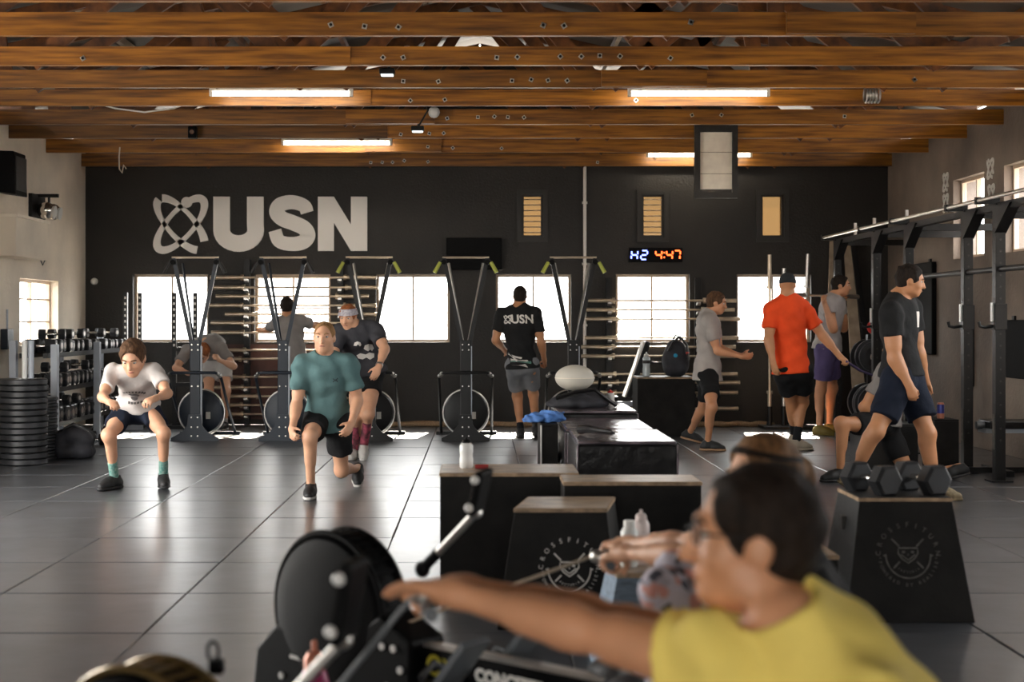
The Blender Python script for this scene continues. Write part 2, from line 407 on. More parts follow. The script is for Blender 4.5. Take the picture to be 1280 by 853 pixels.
ordn = ['nearest the black back wall', 'second from the black back wall', 'third from the black back wall', 'fourth from the black back wall', 'fifth from the black back wall', 'sixth from the black back wall', 'seventh from the black back wall', 'eighth from the black back wall', 'ninth from the black back wall']
wash_me = MB().box((0,0,0), (0.036, 0.004, 0.036)); bolt_me = MB().cyl((0,-.012,0), (0,.0,0), .011, .011, 8)
w0 = None
for i, y in enumerate(TY):
    n = len(TY)-1-i
    t = thing('roof_truss', 'orange-brown wooden roof truss, ' + ordn[n], 'roof truss', ((XL+XR)/2, y, ZB), 0, 'wooden roof trusses')
    cx = (XL+XR)/2
    bh = 0.15+random.uniform(-.012, .014)
    x_cut = random.choice([-2.2, -1.1, 1.3, 2.4])
    a = XL-cx-.08; b = XR-cx+.08
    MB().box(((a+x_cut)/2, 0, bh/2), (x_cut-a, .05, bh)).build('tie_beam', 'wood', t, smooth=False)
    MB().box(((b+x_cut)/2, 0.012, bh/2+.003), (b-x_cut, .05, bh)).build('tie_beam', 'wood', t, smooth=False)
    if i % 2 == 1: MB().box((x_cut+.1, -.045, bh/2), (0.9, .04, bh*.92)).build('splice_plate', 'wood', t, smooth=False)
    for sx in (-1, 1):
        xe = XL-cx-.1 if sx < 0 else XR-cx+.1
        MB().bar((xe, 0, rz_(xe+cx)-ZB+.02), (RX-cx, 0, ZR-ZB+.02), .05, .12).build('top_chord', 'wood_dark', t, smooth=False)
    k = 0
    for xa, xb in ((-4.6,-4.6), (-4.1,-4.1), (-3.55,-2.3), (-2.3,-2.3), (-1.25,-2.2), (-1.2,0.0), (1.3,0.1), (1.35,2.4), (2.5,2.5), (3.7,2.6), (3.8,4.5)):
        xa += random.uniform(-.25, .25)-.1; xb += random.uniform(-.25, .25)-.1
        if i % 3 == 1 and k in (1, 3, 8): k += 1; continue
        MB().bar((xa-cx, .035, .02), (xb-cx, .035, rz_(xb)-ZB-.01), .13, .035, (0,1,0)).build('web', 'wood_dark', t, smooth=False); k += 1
    for px, py in WASH.get(i, []):
        yy = y-0.03-(0.04 if False else 0)
        p = P(px, py, yy)
        loc = (p.x-cx, -.032, min(max(p.z-ZB, .03), bh-.03))
        if i % 2 == 1 and abs(loc[0]-(x_cut+.1)) < .47: loc = (loc[0], -.069, loc[2])
        if w0 is None: w0 = wash_me.build('washer', 'steel', t, smooth=False); b0 = bolt_me.build('bolt', 'black_metal', t); o1 = w0; o2 = b0
        else:
            o1 = copy_of(w0, loc, t); o2 = copy_of(b0, loc, t)
        o1.location = loc; o2.location = loc; o1.rotation_euler = (0, random.uniform(0, 1.2), 0)

# fluorescent battens
hg = (13.205, 13.205, 16.905, 18.405); hz_ = (ZB+.09,)*4
for k, (xa, xb, py, yy, lab) in enumerate(((262, 441, 117, 12.9, 'white fluorescent batten light on the fifth truss from the back, on the loudspeaker side'), (785, 962, 117, 12.9, 'white fluorescent batten light on the fifth truss from the back, on the rig side'),
        (352, 490, 179, 16.65, 'white fluorescent batten light above the big white wall letters'), (808, 940, 194, 18.2, 'white fluorescent batten light nearest the back wall, behind the framed board'))):
    a = P(xa, py, yy); b = P(xb, py, yy); L = b.x-a.x
    t = thing('fluorescent_light', lab, 'light', ((a.x+b.x)/2, yy, a.z), 0, 'fluorescent batten lights')
    MB().box((0, 0.01, .045), (L, .06, .045)).build('housing', 'white', t, smooth=False, bevel=.004)
    MB().cyl((-L/2+.03, 0, 0), (L/2-.03, 0, 0), .022, .022, 12).build('tube', 'tube_glow', t)
    for s in (-1, 1): MB().box((s*(L/2-.015), 0, .005), (.03, .05, .06)).build('end_cap', 'white', t, smooth=False)
    MB().tube([(0, .02, .06), (.02, .02, .12), (-.02, .02, .17), (0, .02, .2)], .006, 6).build('cord', 'white', t)
    for s in (-.4, .4): MB().bar((s*L, .02, .06), (s*L, hg[k]-yy+.0, hz_[k]-a.z), .02, .012, (1,0,0)).build('hanger', 'steel', t, smooth=False)
# ---------------------------------------------------------------- people: smooth bodies grown from a posed skeleton
def V(*a): return np.array(a, float)
def nrm(v): v = np.asarray(v, float); return v/(np.linalg.norm(v)+1e-9)
def lerp(a, b, t): return np.asarray(a)*(1-t)+np.asarray(b)*t

class Sdf:
    def __init__(s): s.p = []
    def cap(s, a, b, ra, rb=None, k=0.03, flat=False, sub=False):
        s.p.append(('cap', np.asarray(a, float), np.asarray(b, float), ra, ra if rb is None else rb, k, flat, sub)); return s
    def ell(s, c, r, ax=None, k=0.03, sub=False):
        ax = np.eye(3) if ax is None else np.array(ax, float)
        s.p.append(('ell', np.asarray(c, float), np.asarray(r, float), ax, k, sub)); return s
    def cut(s, q, n): s.p.append(('cut', np.asarray(q, float), nrm(n))); return s
    def noise(s, amp, fr, bias=0.0): s.p.append(('noise', amp, fr, bias)); return s
    def bounds(s):
        lo = np.full(3, 1e9); hi = -lo
        for p in s.p:
            if p[0] == 'cap' and not p[7]:
                r = max(p[3], p[4]); lo = np.minimum(lo, np.minimum(p[1], p[2])-r); hi = np.maximum(hi, np.maximum(p[1], p[2])+r)
            elif p[0] == 'ell' and not p[5]:
                e = np.abs(p[3].T) @ p[2]; lo = np.minimum(lo, p[1]-e); hi = np.maximum(hi, p[1]+e)
        return lo, hi
    def grid(s, h):
        lo, hi = s.bounds(); lo = lo-4*h-.012; hi = hi+4*h+.012
        n = np.ceil((hi-lo)/h).astype(int)+1
        D = np.full(tuple(n), 0.3, np.float32)
        ax = [(lo[i]+h*np.arange(n[i])).astype(np.float32) for i in range(3)]
        def block(l, u):
            i0 = np.maximum(np.floor((l-lo)/h).astype(int), 0); i1 = np.minimum(np.ceil((u-lo)/h).astype(int)+1, n)
            sl = tuple(slice(i0[i], max(i1[i], i0[i])) for i in range(3))
            return sl, ax[0][sl[0]][:, None, None], ax[1][sl[1]][None, :, None], ax[2][sl[2]][None, None, :]
        for p in s.p:
            if p[0] == 'cut':
                q, nn = p[1], p[2]
                d = (ax[0][:, None, None]-q[0])*nn[0]+(ax[1][None, :, None]-q[1])*nn[1]+(ax[2][None, None, :]-q[2])*nn[2]
                np.maximum(D, d, out=D); continue
            if p[0] == 'noise':
                a, fr = p[1], p[2]; X = ax[0][:, None, None]; Y = ax[1][None, :, None]; Z = ax[2][None, None, :]
                D += a*(np.sin(fr*(X*.9+Z*.55)+3*np.sin(fr*.31*(Y+Z)))*np.sin(fr*(.7*Y-.45*Z)+2.1*np.sin(fr*.4*X))+.5*np.sin(fr*1.9*(X*.4-Z*.8+Y*.3)+1.3)-p[3]).astype(np.float32)
                continue
            k = p[5] if p[0] == 'cap' else p[4]; pad = k+3*h
            if p[0] == 'cap':
                a, b, ra, rb = p[1], p[2], p[3], p[4]; r = max(ra, rb)
                sl, X, Y, Z = block(np.minimum(a, b)-r-pad, np.maximum(a, b)+r+pad)
                ba = b-a; L2 = float(ba @ ba)+1e-12
                t = ((X-a[0])*ba[0]+(Y-a[1])*ba[1]+(Z-a[2])*ba[2])/np.float32(L2)
                tc = np.clip(t, 0, 1)
                d = np.sqrt((X-a[0]-tc*ba[0])**2+(Y-a[1]-tc*ba[1])**2+(Z-a[2]-tc*ba[2])**2)-(ra+(rb-ra)*tc)
                if p[6]: d = np.maximum(d, (t-1)*math.sqrt(L2))
                sub = p[7]
            else:
                c, r, A = p[1], p[2], p[3]; e = np.abs(A.T) @ r
                sl, X, Y, Z = block(c-e-pad, c+e+pad)
                k0 = 0; k1 = 0
                for i in range(3):
                    u = (X-c[0])*A[i][0]+(Y-c[1])*A[i][1]+(Z-c[2])*A[i][2]
                    k0 = k0+(u/r[i])**2; k1 = k1+(u/(r[i]*r[i]))**2
                k0 = np.sqrt(k0); k1 = np.sqrt(k1)+1e-6; d = k0*(k0-1)/k1; sub = p[5]
            B = D[sl]
            if sub:
                hh = np.maximum(k-np.abs(B+d), 0)/k; D[sl] = np.maximum(B, -d)+hh*hh*k*.25
            else:
                hh = np.maximum(k-np.abs(B-d), 0)/k; D[sl] = np.minimum(B, d)-hh*hh*k*.25
        return D, lo
    def mesh(s, h):
        D, lo = s.grid(h)
        ins = D < 0
        c = np.zeros(tuple(np.array(D.shape)-1), np.int8)
        cor = [(i, j, k) for i in (0, 1) for j in (0, 1) for k in (0, 1)]
        nx, ny, nz = D.shape
        for i, j, k in cor: c += ins[i:nx-1+i, j:ny-1+j, k:nz-1+k]
        act = np.argwhere((c > 0) & (c < 8))
        if len(act) == 0: return np.zeros((0, 3)), np.zeros((0, 4), int)
        vals = np.stack([D[act[:, 0]+i, act[:, 1]+j, act[:, 2]+k] for i, j, k in cor], 1)
        pos = np.zeros((len(act), 3)); cnt = np.zeros(len(act))
        for a in range(8):
            for b in range(a+1, 8):
                ca, cb = np.array(cor[a]), np.array(cor[b])
                if abs(ca-cb).sum() != 1: continue
                va, vb = vals[:, a], vals[:, b]; m = (va < 0) != (vb < 0)
                t = np.where(m, va/(va-vb+1e-12), 0)
                pos[m] += (ca+t[m, None]*(cb-ca)); cnt[m] += 1
        pos = (pos/cnt[:, None]+act)*h+lo
        idx = np.full(c.shape, -1, np.int64); idx[act[:, 0], act[:, 1], act[:, 2]] = np.arange(len(act))
        quads = []
        for axn in range(3):
            sl0 = [slice(1, -1)]*3; sl1 = [slice(1, -1)]*3
            sl0[axn] = slice(0, -1); sl1[axn] = slice(1, None)
            A = ins[tuple(sl0)]; B = ins[tuple(sl1)]
            e = np.argwhere(A != B)
            if len(e) == 0: continue
            fl_ = A[e[:, 0], e[:, 1], e[:, 2]]
            o = e.copy()
            for q in range(3):
                if q != axn: o[:, q] += 1
            u, v = (axn+1) % 3, (axn+2) % 3
            def cell(du, dv):
                t = o.copy(); t[:, u] -= du; t[:, v] -= dv; return idx[t[:, 0], t[:, 1], t[:, 2]]
            q4 = np.stack([cell(1, 1), cell(0, 1), cell(0, 0), cell(1, 0)], 1)
            q4[~fl_] = q4[~fl_][:, ::-1]
            quads.append(q4)
        return pos, np.concatenate(quads)

def np_obj(name, v, f, m, parent, origin):
    me = bpy.data.meshes.new(name); v = v-np.asarray(origin)
    me.vertices.add(len(v)); me.vertices.foreach_set('co', v.astype(np.float32).ravel())
    n = len(f); me.loops.add(4*n); me.loops.foreach_set('vertex_index', f.astype(np.int32).ravel())
    me.polygons.add(n); me.polygons.foreach_set('loop_start', np.arange(0, 4*n, 4, dtype=np.int32))
    me.update(calc_edges=True); me.validate()
    me.polygons.foreach_set('use_smooth', [True]*len(me.polygons))
    me.materials.append(M[m] if isinstance(m, str) else m)
    o = bpy.data.objects.new(name, me); COL.objects.link(o); o.parent = parent
    return o

def skin_mat(name, col):
    m = mat(name, col, 0.5, var=0.08, scale=9)
    b = m.node_tree.nodes['Principled BSDF']; b.inputs['Subsurface Weight'].default_value = 0.06
    b.inputs['Subsurface Radius'].default_value = (0.012, 0.005, 0.003); b.inputs['Subsurface Scale'].default_value = 1.0
    return m
def cloth(name, col, var=0.12, scale=6, rough=0.85, col2=None, bscale=220): return mat(name, col, rough, var=var, scale=scale, bump=0.55, bscale=11, col2=col2, spec=0.2)
M['skin'] = skin_mat('skin', (0.60, 0.29, 0.155)); M['skin_tan'] = skin_mat('skin_tan', (0.54, 0.25, 0.12)); M['skin_pale'] = skin_mat('skin_pale', (0.66, 0.36, 0.225))
M['lip'] = mat('lip', (0.38, 0.15, 0.12), 0.5); M['eye_white'] = mat('eye_white', (0.6, 0.58, 0.55), 0.3); M['iris'] = mat('iris', (0.03, 0.025, 0.02), 0.2)
M['hair_dark'] = mat('hair_dark', (0.014, 0.008, 0.005),  0.75, spec=0.25, var=0.5, scale=60, stretch=(1, 1, .2), bump=0.5, bscale=120)
M['hair_brown'] = mat('hair_brown', (0.085, 0.042, 0.020),  0.75, spec=0.25, var=0.5, scale=60, stretch=(1, 1, .2), bump=0.5, bscale=120)
M['hair_blond'] = mat('hair_blond', (0.30, 0.16, 0.065),  0.75, spec=0.25, var=0.35, scale=60, stretch=(1, 1, .2), bump=0.5, bscale=120)
M['hair_ginger'] = mat('hair_ginger', (0.30, 0.10, 0.035),  0.75, spec=0.25, var=0.35, scale=60, stretch=(1, 1, .2), bump=0.5, bscale=120)

def frame_rows(l, f, u): return np.array([nrm(l), nrm(f), nrm(u)])

class Person:
    """joints come from photo pixels; the depth of each joint is solved from the length of the bone that carries it"""
    LEN = dict(neck=.50, elbow=.295, wrist=.262, knee=.44, ankle=.425)
    def __init__(s, label, crop, J, H=1.8, girth=1.0, face=(0,-1,0), headup=None, feet=None, bend=0.0, hands=None, ground=True, Y0=None, vox=.0105, hs=1.0, muscle=1.0, gf='LR'):
        s.gf = gf; s.label = label; s.sc = H/1.8; s.g = girth*s.sc; s.vox = vox; s.hs = hs*(.45+.55*s.sc); s.mu = muscle
        x0, y0, k = crop
        s.J = {n: ((q[0]/k)+x0, (q[1]/k)+y0, q[2] if len(q) > 2 else 0) for n, q in J.items()}
        s.feet = feet or {'L': (0,-1,0), 'R': (0,-1,0)}
        s.face = nrm(face); s.hup = headup; s.bend = bend; s.hands = hands or {}
        if Y0 is None:
            lo, hi = 3.0, 22.0
            for _ in range(40):
                m = (lo+hi)/2; s.solve(m)
                if s.minfoot() > 0: lo = m
                else: hi = m
            Y0 = (lo+hi)/2
        s.solve(Y0); s.Y0 = Y0
    def minfoot(s): return min(s.q['ankle'+d][2] for d in s.gf)-.082*s.sc
    def feetv(s, sd):
        f = s.feet[sd]
        if f[2] is None:      # heel raised, toes on the floor
            a = min(max((s.q['ankle'+sd][2]/s.sc-.075)/.17, 0), .93); h = nrm((f[0], f[1], 0)); return nrm(V(h[0]*math.sqrt(1-a*a), h[1]*math.sqrt(1-a*a), -a))
        return nrm(f)
    def place(s, n, parent, L):
        px, py, d = s.J[n]; A = s.q[parent]
        if not isinstance(d, str):
            p = P(px, py, A[1]+d); return V(*p)
        e = V((px-VX)/F, 1.0, -(py-VY)/F); o = V(0, 0, CH)
        b = e @ (o-A); a = e @ e; c = (o-A) @ (o-A)-L*L; disc = b*b-a*c
        if disc < 0: t = -b/a
        else: t = (-b-math.sqrt(disc))/a if d == 'n' else (-b+math.sqrt(disc))/a
        return o+e*t
    def solve(s, Y0):
        s.q = {}; px, py, d = s.J['pelvis']; s.q['pelvis'] = V(*P(px, py, Y0+d))
        Ls = {k: v*s.sc for k, v in s.LEN.items()}
        s.q['neck'] = s.place('neck', 'pelvis', Ls['neck'])
        s.q['head'] = s.place('head', 'neck', .17*s.sc)
        for sd in 'LR':
            s.q['hip'+sd] = s.place('hip'+sd, 'pelvis', .1*s.sc); s.q['sh'+sd] = s.place('sh'+sd, 'neck', .185*s.sc)
            s.q['knee'+sd] = s.place('knee'+sd, 'hip'+sd, Ls['knee']); s.q['ankle'+sd] = s.place('ankle'+sd, 'knee'+sd, Ls['ankle'])
            s.q['elbow'+sd] = s.place('elbow'+sd, 'sh'+sd, Ls['elbow']); s.q['wrist'+sd] = s.place('wrist'+sd, 'elbow'+sd, Ls['wrist'])
            if 'tip'+sd in s.J: s.q['tip'+sd] = s.place('tip'+sd, 'wrist'+sd, .17*s.sc)
    def torso(s, S, e=0.0, k=.06, low=True):
        q = s.q; g = s.g; up = nrm(q['neck']-q['pelvis'])
        lh = nrm(q['hipL']-q['hipR']); ls = nrm(q['shL']-q['shR'])
        f0 = nrm(np.cross(lerp(lh, ls, .5), up))
        A = lambda t, u=up: frame_rows(lerp(lh, ls, t), np.cross(nrm(lerp(lh, ls, t)), u), u)
        B = -f0*s.bend
        mid = lerp(q['pelvis'], q['neck'], .5)+B
        u1 = nrm(mid-q['pelvis']); u2 = nrm(q['neck']-mid)
        s.up, s.fw, s.u1, s.u2 = up, f0, u1, u2
        s.lat = nrm(ls)
        Ln = np.linalg.norm(q['neck']-q['pelvis']); z = Ln/(.5*s.sc)
        W = np.linalg.norm(q['shL']-q['shR'])/(.37*s.sc); W = min(max(W, .85), 1.15)
        if low: S.ell(q['pelvis']+u1*.01, V(.160*g+e, .112*g+e, .125*s.sc+e), A(0, u1), k)
        S.ell(lerp(q['pelvis'], mid, .62), V(.138*g+e, .098*g+e, .15*s.sc*z+e), A(.3, u1), k)
        S.ell(lerp(mid, q['neck'], .28), V(.155*g*W+e, .113*g+e, .165*s.sc*z+e), A(.7, u2), k)
        S.ell(lerp(mid, q['neck'], .66)+f0*.008, V(.170*g*W+e, .105*g+e, .115*s.sc*z+e), A(1, u2), k)
        for sd in 'LR':
            S.cap(q['neck']+u2*.0, lerp(q['neck'], q['sh'+sd], .85)+u2*.012, .058*g+e*.7, .052*g+e*.8, k*.8)
            S.ell(q['sh'+sd]-u2*.012, V(.057*g, .058*g, .066*g)*s.mu+e*.8, A(1, u2), k*.6)
    def leg(s, S, sd, k=.035):
        q = s.q; g = s.g; h, kn, a = q['hip'+sd], q['knee'+sd], q['ankle'+sd]
        S.cap(h, kn, .088*g, .055*g, k); S.cap(lerp(h, kn, .15)+s.bk('thigh', sd)*-.02, lerp(h, kn, .6)+s.bk('thigh', sd)*-.018, .070*g*s.mu, .055*g*s.mu, k)
        S.ell(kn, V(.054, .054, .058)*g, None, k)
        S.cap(kn, a, .046*g, .034*g, k)
        b = s.bk('shin', sd)
        S.cap(lerp(kn, a, .16)+b*.022, lerp(kn, a, .48)+b*.016, .045*g*s.mu, .036*g*s.mu, k)
    def bk(s, part, sd):       # backward direction for the calf or thigh
        q = s.q; h, kn, a = q['hip'+sd], q['knee'+sd], q['ankle'+sd]
        ax = nrm(a-kn) if part == 'shin' else nrm(kn-h)
        f = s.feetv(sd); b = -(f-ax*(f @ ax))
        if np.linalg.norm(b) < .2: b = -s.fw
        return nrm(b)
    def arm(s, S, sd, k=.028):
        q = s.q; g = s.g*s.mu; a, e, w = q['sh'+sd], q['elbow'+sd], q['wrist'+sd]
        S.cap(a, e, .051*g, .039*g, k); S.cap(lerp(a, e, .3), lerp(a, e, .7), .05*g, .045*g, k)
        S.cap(e, w, .040*g, .026*g, k); S.cap(lerp(e, w, .12), lerp(e, w, .4), .042*g, .036*g, k)
        s.hand(S, sd)
    def hand(s, S, sd):
        q = s.q; w = q['wrist'+sd]; sc = .96*s.sc
        d = nrm(q['tip'+sd]-w) if 'tip'+sd in q else nrm(w-q['elbow'+sd])
        o = s.hands.get(sd, {}); pn = o.get('palm')
        if pn is None: pn = q['pelvis']-w
        pn = np.asarray(pn, float); pn = nrm(pn-d*(pn @ d)); la = np.cross(pn, d)*(1 if sd == 'L' else -1)
        curl = o.get('curl', .35); spread = o.get('spread', 0.0)
        A = frame_rows(la, d, pn)
        S.cap(w-d*.01, w+d*.03*sc, .026*sc, .027*sc, .02)
        S.ell(w+d*.055*sc, V(.040, .05, .016)*sc, A, .014)
        for i, (off, ln) in enumerate(((.031, .074), (.0105, .083), (-.0105, .077), (-.030, .060))):
            p = w+d*(.088-.006*abs(i-1.2))*sc+la*off*sc
            S.cap(w+d*.045*sc+la*off*.8*sc, p, .0125*sc, .0112*sc, .010)
            ang = 0; dd = nrm(d+la*off*spread*8)
            for j, (fr, bd) in enumerate(((.46, .95), (.31, 1.35), (.23, .8))):
                ang += curl*bd; v = dd*math.cos(ang)+pn*math.sin(ang)
                n = p+v*ln*fr*sc; S.cap(p, n, (.0105-.0012*j)*sc, (.0095-.0012*j)*sc, .004); p = n
        p = w+d*.022*sc+la*.024*sc; v = nrm(d*.62+la*(.75-.45*curl)+pn*(.2+.5*curl)); n = p+v*.05*sc; S.cap(p, n, .0145*sc, .0115*sc, .012)
        v = nrm(v+d*.4-la*.35*curl+pn*.3*curl); S.cap(n, n+v*.036*sc, .0112*sc, .0088*sc, .004)
    def headframe(s):
        f = s.face; u = V(0, 0, 1) if s.hup is None else nrm(s.hup)
        u = nrm(u-f*(u @ f)); l = np.cross(u, f); return l, f, u
    def headS(s, S):
        l, f, u = s.headframe(); c = s.q['head']; h = s.hs; A = frame_rows(l, f, u)
        at = lambda a, b, d: c+(l*a+f*b+u*d)*h
        S.cap(s.q['neck']+s.u2*.0-s.fw*.01, at(0, -.022, -.055), .057*s.g, .051*s.g, .04)
        S.ell(at(0, -.012, .022), V(.075, .096, .088)*h, A, .02)
        S.ell(at(0, .022, -.035), V(.060, .070, .082)*h, A, .03)
        S.ell(at(0, .052, -.092), V(.036, .036, .028)*h, A, .03)
        for x in (-1, 1):
            S.ell(at(x*.040, .052, -.03), V(.022, .028, .026)*h, A, .02)
            S.ell(at(x*.052, .0, -.075), V(.014, .035, .022)*h, A, .03)
            S.ell(at(x*.031, .098, .006), V(.015, .014, .011)*h, A, .012, sub=True)
            S.ell(at(x*.077, -.006, -.012), V(.009, .020, .031)*h, frame_rows(l, f+l*x*.5, u), .008)
        S.ell(at(0, .083, .024), V(.045, .014, .010)*h, A, .015)
        S.cap(at(0, .091, .004), at(0, .110, -.034), .0085*h, .012*h, .010)
        S.cap(at(-.012, .098, -.037), at(.012, .098, -.037), .009*h, .009*h, .008)
        S.ell(at(0, .088, -.066), V(.022, .010, .010)*h, A, .01)
    def make(s, skin='skin', shirt=None, shorts=None, shoes=('plastic_black', 'white'), socks=None, hair=None, hairstyle='short', sleeve=.62, leglen=.62, hem=-.03, loose=.016, sloose=1.0, tank=False, collar=None, tights=None, features=True):
        q = s.q; lowest = min(q['ankleL'], q['ankleR'], key=lambda a: a[2])
        base = V(q['pelvis'][0], q['pelvis'][1], 0.0); s.base = base
        root = thing('person', s.label, 'person', tuple(base)); s.root = root
        S = Sdf(); s.torso(S)
        for sd in 'LR': s.leg(S, sd); s.arm(S, sd)
        for sd in 'LR':
            a = q['ankle'+sd]; f = s.feetv(sd); S.cap(a, a+f*.12-s.footup(sd)*.045, .035*s.g, .03*s.g, .02)
        s.headS(S)
        v, fq = S.mesh(s.vox); s.body = np_obj('body', v, fq, skin, root, base)
        up = s.up
        if shirt:
            loose -= .0055 if loose > .012 else .002
            C = Sdf(); s.torso(C, loose, .05)
            for sd in 'LR':
                a, e = q['sh'+sd], q['elbow'+sd]
                if not tank: C.cap(lerp(a, e, -.05), lerp(a, e, sleeve), .056*s.g*s.mu+loose*.7, .054*s.g*s.mu+loose*1.0, .035, flat=True)
            ph = q['pelvis']+s.u1*hem
            C.cap(q['pelvis']+s.u1*.08, ph-s.u1*.1, .125*s.g+loose, .13*s.g+loose, .06)
            C.ell(ph, V(.174*s.g+loose, .130*s.g+loose, .10), frame_rows(nrm(q['hipL']-q['hipR']), s.fw, s.u1), .05)
            C.noise(.0075 if loose > .009 else .004, 27, .75)
            l, f, u = s.headframe()
            hd_ = nrm(q['head']-q['neck']); C.cap(q['neck']+hd_*.05+s.fw*.012, q['neck']+hd_*.16+s.fw*.02, .064*s.g, .095*s.g, .012, sub=True)
            if collar is not None: C.cap(collar[0], collar[1], collar[2], collar[3], .015, sub=True)
            if tank:
                for sd in 'LR': C.ell(q['sh'+sd]+s.lat*(.03 if sd == 'L' else -.03)-s.u2*.02, V(.075, .2, .10), frame_rows(s.lat, s.fw, s.u2), .02, sub=True)
            C.cut(ph, -s.u1)
            v, fq = C.mesh(s.vox); s.shirt = np_obj('shirt', v, fq, shirt, root, base)
        if shorts:
            C = Sdf(); Ah = frame_rows(nrm(q['hipL']-q['hipR']), s.fw, s.u1)
            C.ell(q['pelvis']+s.u1*.0, V(.160*s.g+.02, .115*s.g+.02, .14*s.sc), Ah, .05)
            for sd in 'LR':
                h, kn = q['hip'+sd], q['knee'+sd]; tb = s.bk('thigh', sd)*-.010; C.cap(h+s.u1*.02+tb, lerp(h, kn, leglen)+tb, .103*s.g*(.5+.5*s.mu), (.080+.016*sloose)*s.g*(1.06-.1*leglen)*(.6+.4*s.mu), .05, flat=True)
            C.noise(.0045, 30, .5); C.cut(q['pelvis']+s.u1*.10, s.u1)
            v, fq = C.mesh(s.vox); s.shorts = np_obj('shorts', v, fq, shorts, root, base)
        if tights:
            C = Sdf(); Ah = frame_rows(nrm(q['hipL']-q['hipR']), s.fw, s.u1)
            C.ell(q['pelvis'], V(.160*s.g+.008, .115*s.g+.008, .13*s.sc), Ah, .05)
            for sd in 'LR':
                h, kn, a = q['hip'+sd], q['knee'+sd], q['ankle'+sd]; b = s.bk('shin', sd)
                C.cap(h, kn, .097*s.g, .064*s.g, .04); C.ell(kn, V(.062, .062, .066)*s.g, None, .03); C.cap(kn, lerp(kn, a, .9), .055*s.g, .043*s.g, .03, flat=True)
                C.cap(lerp(kn, a, .16)+b*.022, lerp(kn, a, .48)+b*.016, .053*s.g, .044*s.g, .03)
            C.noise(.002, 40); v, fq = C.mesh(s.vox); np_obj('leggings', v, fq, tights, root, base)
        for i, sd in enumerate('LR'):
            s.shoe(sd, shoes[0], shoes[1], root, base)
            if socks:
                mt, ht = socks if isinstance(socks[0], str) else socks[i]
                a, kn = q['ankle'+sd], q['knee'+sd]; C = Sdf(); b = s.bk('shin', sd)
                up_ = lerp(a, kn, ht/np.linalg.norm(kn-a)); C.cap(a-nrm(kn-a)*.03, up_, .041*s.g, (.040+.03*max(0, ht-.12))*s.g, .02, flat=True)
                if ht > .2: C.cap(lerp(kn, a, .45)+b*.018, lerp(kn, a, .52)+b*.016, .043*s.g, .041*s.g, .02)
                v, fq = C.mesh(s.vox*.8); np_obj('sock', v, fq, mt, root, base)
        if hair: s.hair(hair, hairstyle, root, base)
        if features: s.features(hair or 'hair_dark', root, base)
        return s
    def footup(s, sd):
        f = s.feetv(sd); u = V(0, 0, 1)-f*f[2]
        if np.linalg.norm(u) < .35:
            sh = nrm(s.q['knee'+sd]-s.q['ankle'+sd]); u = sh-f*(sh @ f)
        return nrm(u)
    def shoe(s, sd, m, ms, root, base):
        a = s.q['ankle'+sd]; f = s.feetv(sd); u = s.footup(sd); l = np.cross(u, f); k = s.sc
        bot = a-u*.080*k
        C = Sdf(); at = lambda x, y, z: bot+(l*x+f*y+u*z)*k
        C.cap(at(0, -.045, .045), at(0, .09, .045), .040*k, .042*k, .03); C.cap(at(0, .09, .040), at(.0, .160, .030), .046*k, .034*k, .03)
        C.cap(at(0, -.01, .06), at(0, -.008, .105), .044*k, .043*k, .03); C.cap(at(0, .03, .085), at(0, .11, .05), .030*k, .028*k, .03)
        C.cut(at(0, 0, .018), -u); C.cut(at(0, -.008, .112), u)
        v, fq = C.mesh(min(s.vox, .009)); sh = np_obj('shoe', v, fq, m, root, base)
        C = Sdf(); C.cap(at(0, -.045, .012), at(0, .09, .012), .043*k, .046*k, .02); C.cap(at(0, .09, .012), at(0, .165, .012), .049*k, .036*k, .02)
        C.cut(at(0, 0, .024), u); C.cut(at(0, 0, 0), -u)
        v, fq = C.mesh(min(s.vox, .008)); np_obj('sole', v, fq, ms, sh, base)
        mb = MB()
        for i in range(4):
            y = .045+.021*i; z = .112-.0125*i; p0 = at(-.026, y, z-.014)-base; p1 = at(0, y+.004, z)-base; p2 = at(.026, y, z-.014)-base
            mb.tube([tuple(p0), tuple(p1), tuple(p2)], .0042*k, 5)
        mb.build('laces', 'plastic_grey' if 'black' in m else 'bottle', sh)['kind'] = 'stuff'
    def hair(s, m, style, root, base):
        l, f, u = s.headframe(); c = s.q['head']; h = s.hs; A = frame_rows(l, f, u); at = lambda a, b, d: c+(l*a+f*b+u*d)*h
        C = Sdf(); t = {'short': .012, 'buzz': .006, 'long': .014, 'cap': .012, 'quiff': .013}[style]
        C.ell(at(0, -.014, .024), V(.075+t, .096+t, .088+t)*h, A, .02)
        if style == 'quiff': C.ell(at(0, .030, .098), V(.052, .055, .024)*h, A, .03)
        if style in ('short', 'quiff', 'buzz'): C.ell(at(0, -.05, -.03), V(.062, .05, .06)*h, A, .03)
        if style == 'long':
            C.ell(at(0, -.045, -.02), V(.074, .07, .085)*h, A, .03); C.ell(at(0, -.125, .0), V(.035, .035, .035)*h, A, .02)
            C.cap(at(0, -.14, -.01), at(0, -.155, -.16), .032*h, .012*h, .02)
        if style == 'cap':
            C.cut(at(0, 0, .008), -u*1.0+f*.0); C.ell(at(0, -.118, .04), V(.03, .012, .012)*h, A, .01)
        else:
            C.noise(.004 if style != 'buzz' else .0015, 62)
            fh = .088 if style == 'buzz' else (.080 if style != 'long' else .082)
            C.ell(at(0, .085, fh-.125), V(.074, .092, .125)*h, A, .012, sub=True)
            C.ell(at(0, .05, -.12), V(.10, .085, .10)*h, A, .012, sub=True)
            if style != 'long': C.cut(at(0, -.05, -.072), f*.25-u*.97)
            for x in (-1, 1): C.ell(at(x*.085, -.004, -.025), V(.03, .026, .036)*h, A, .008, sub=True)
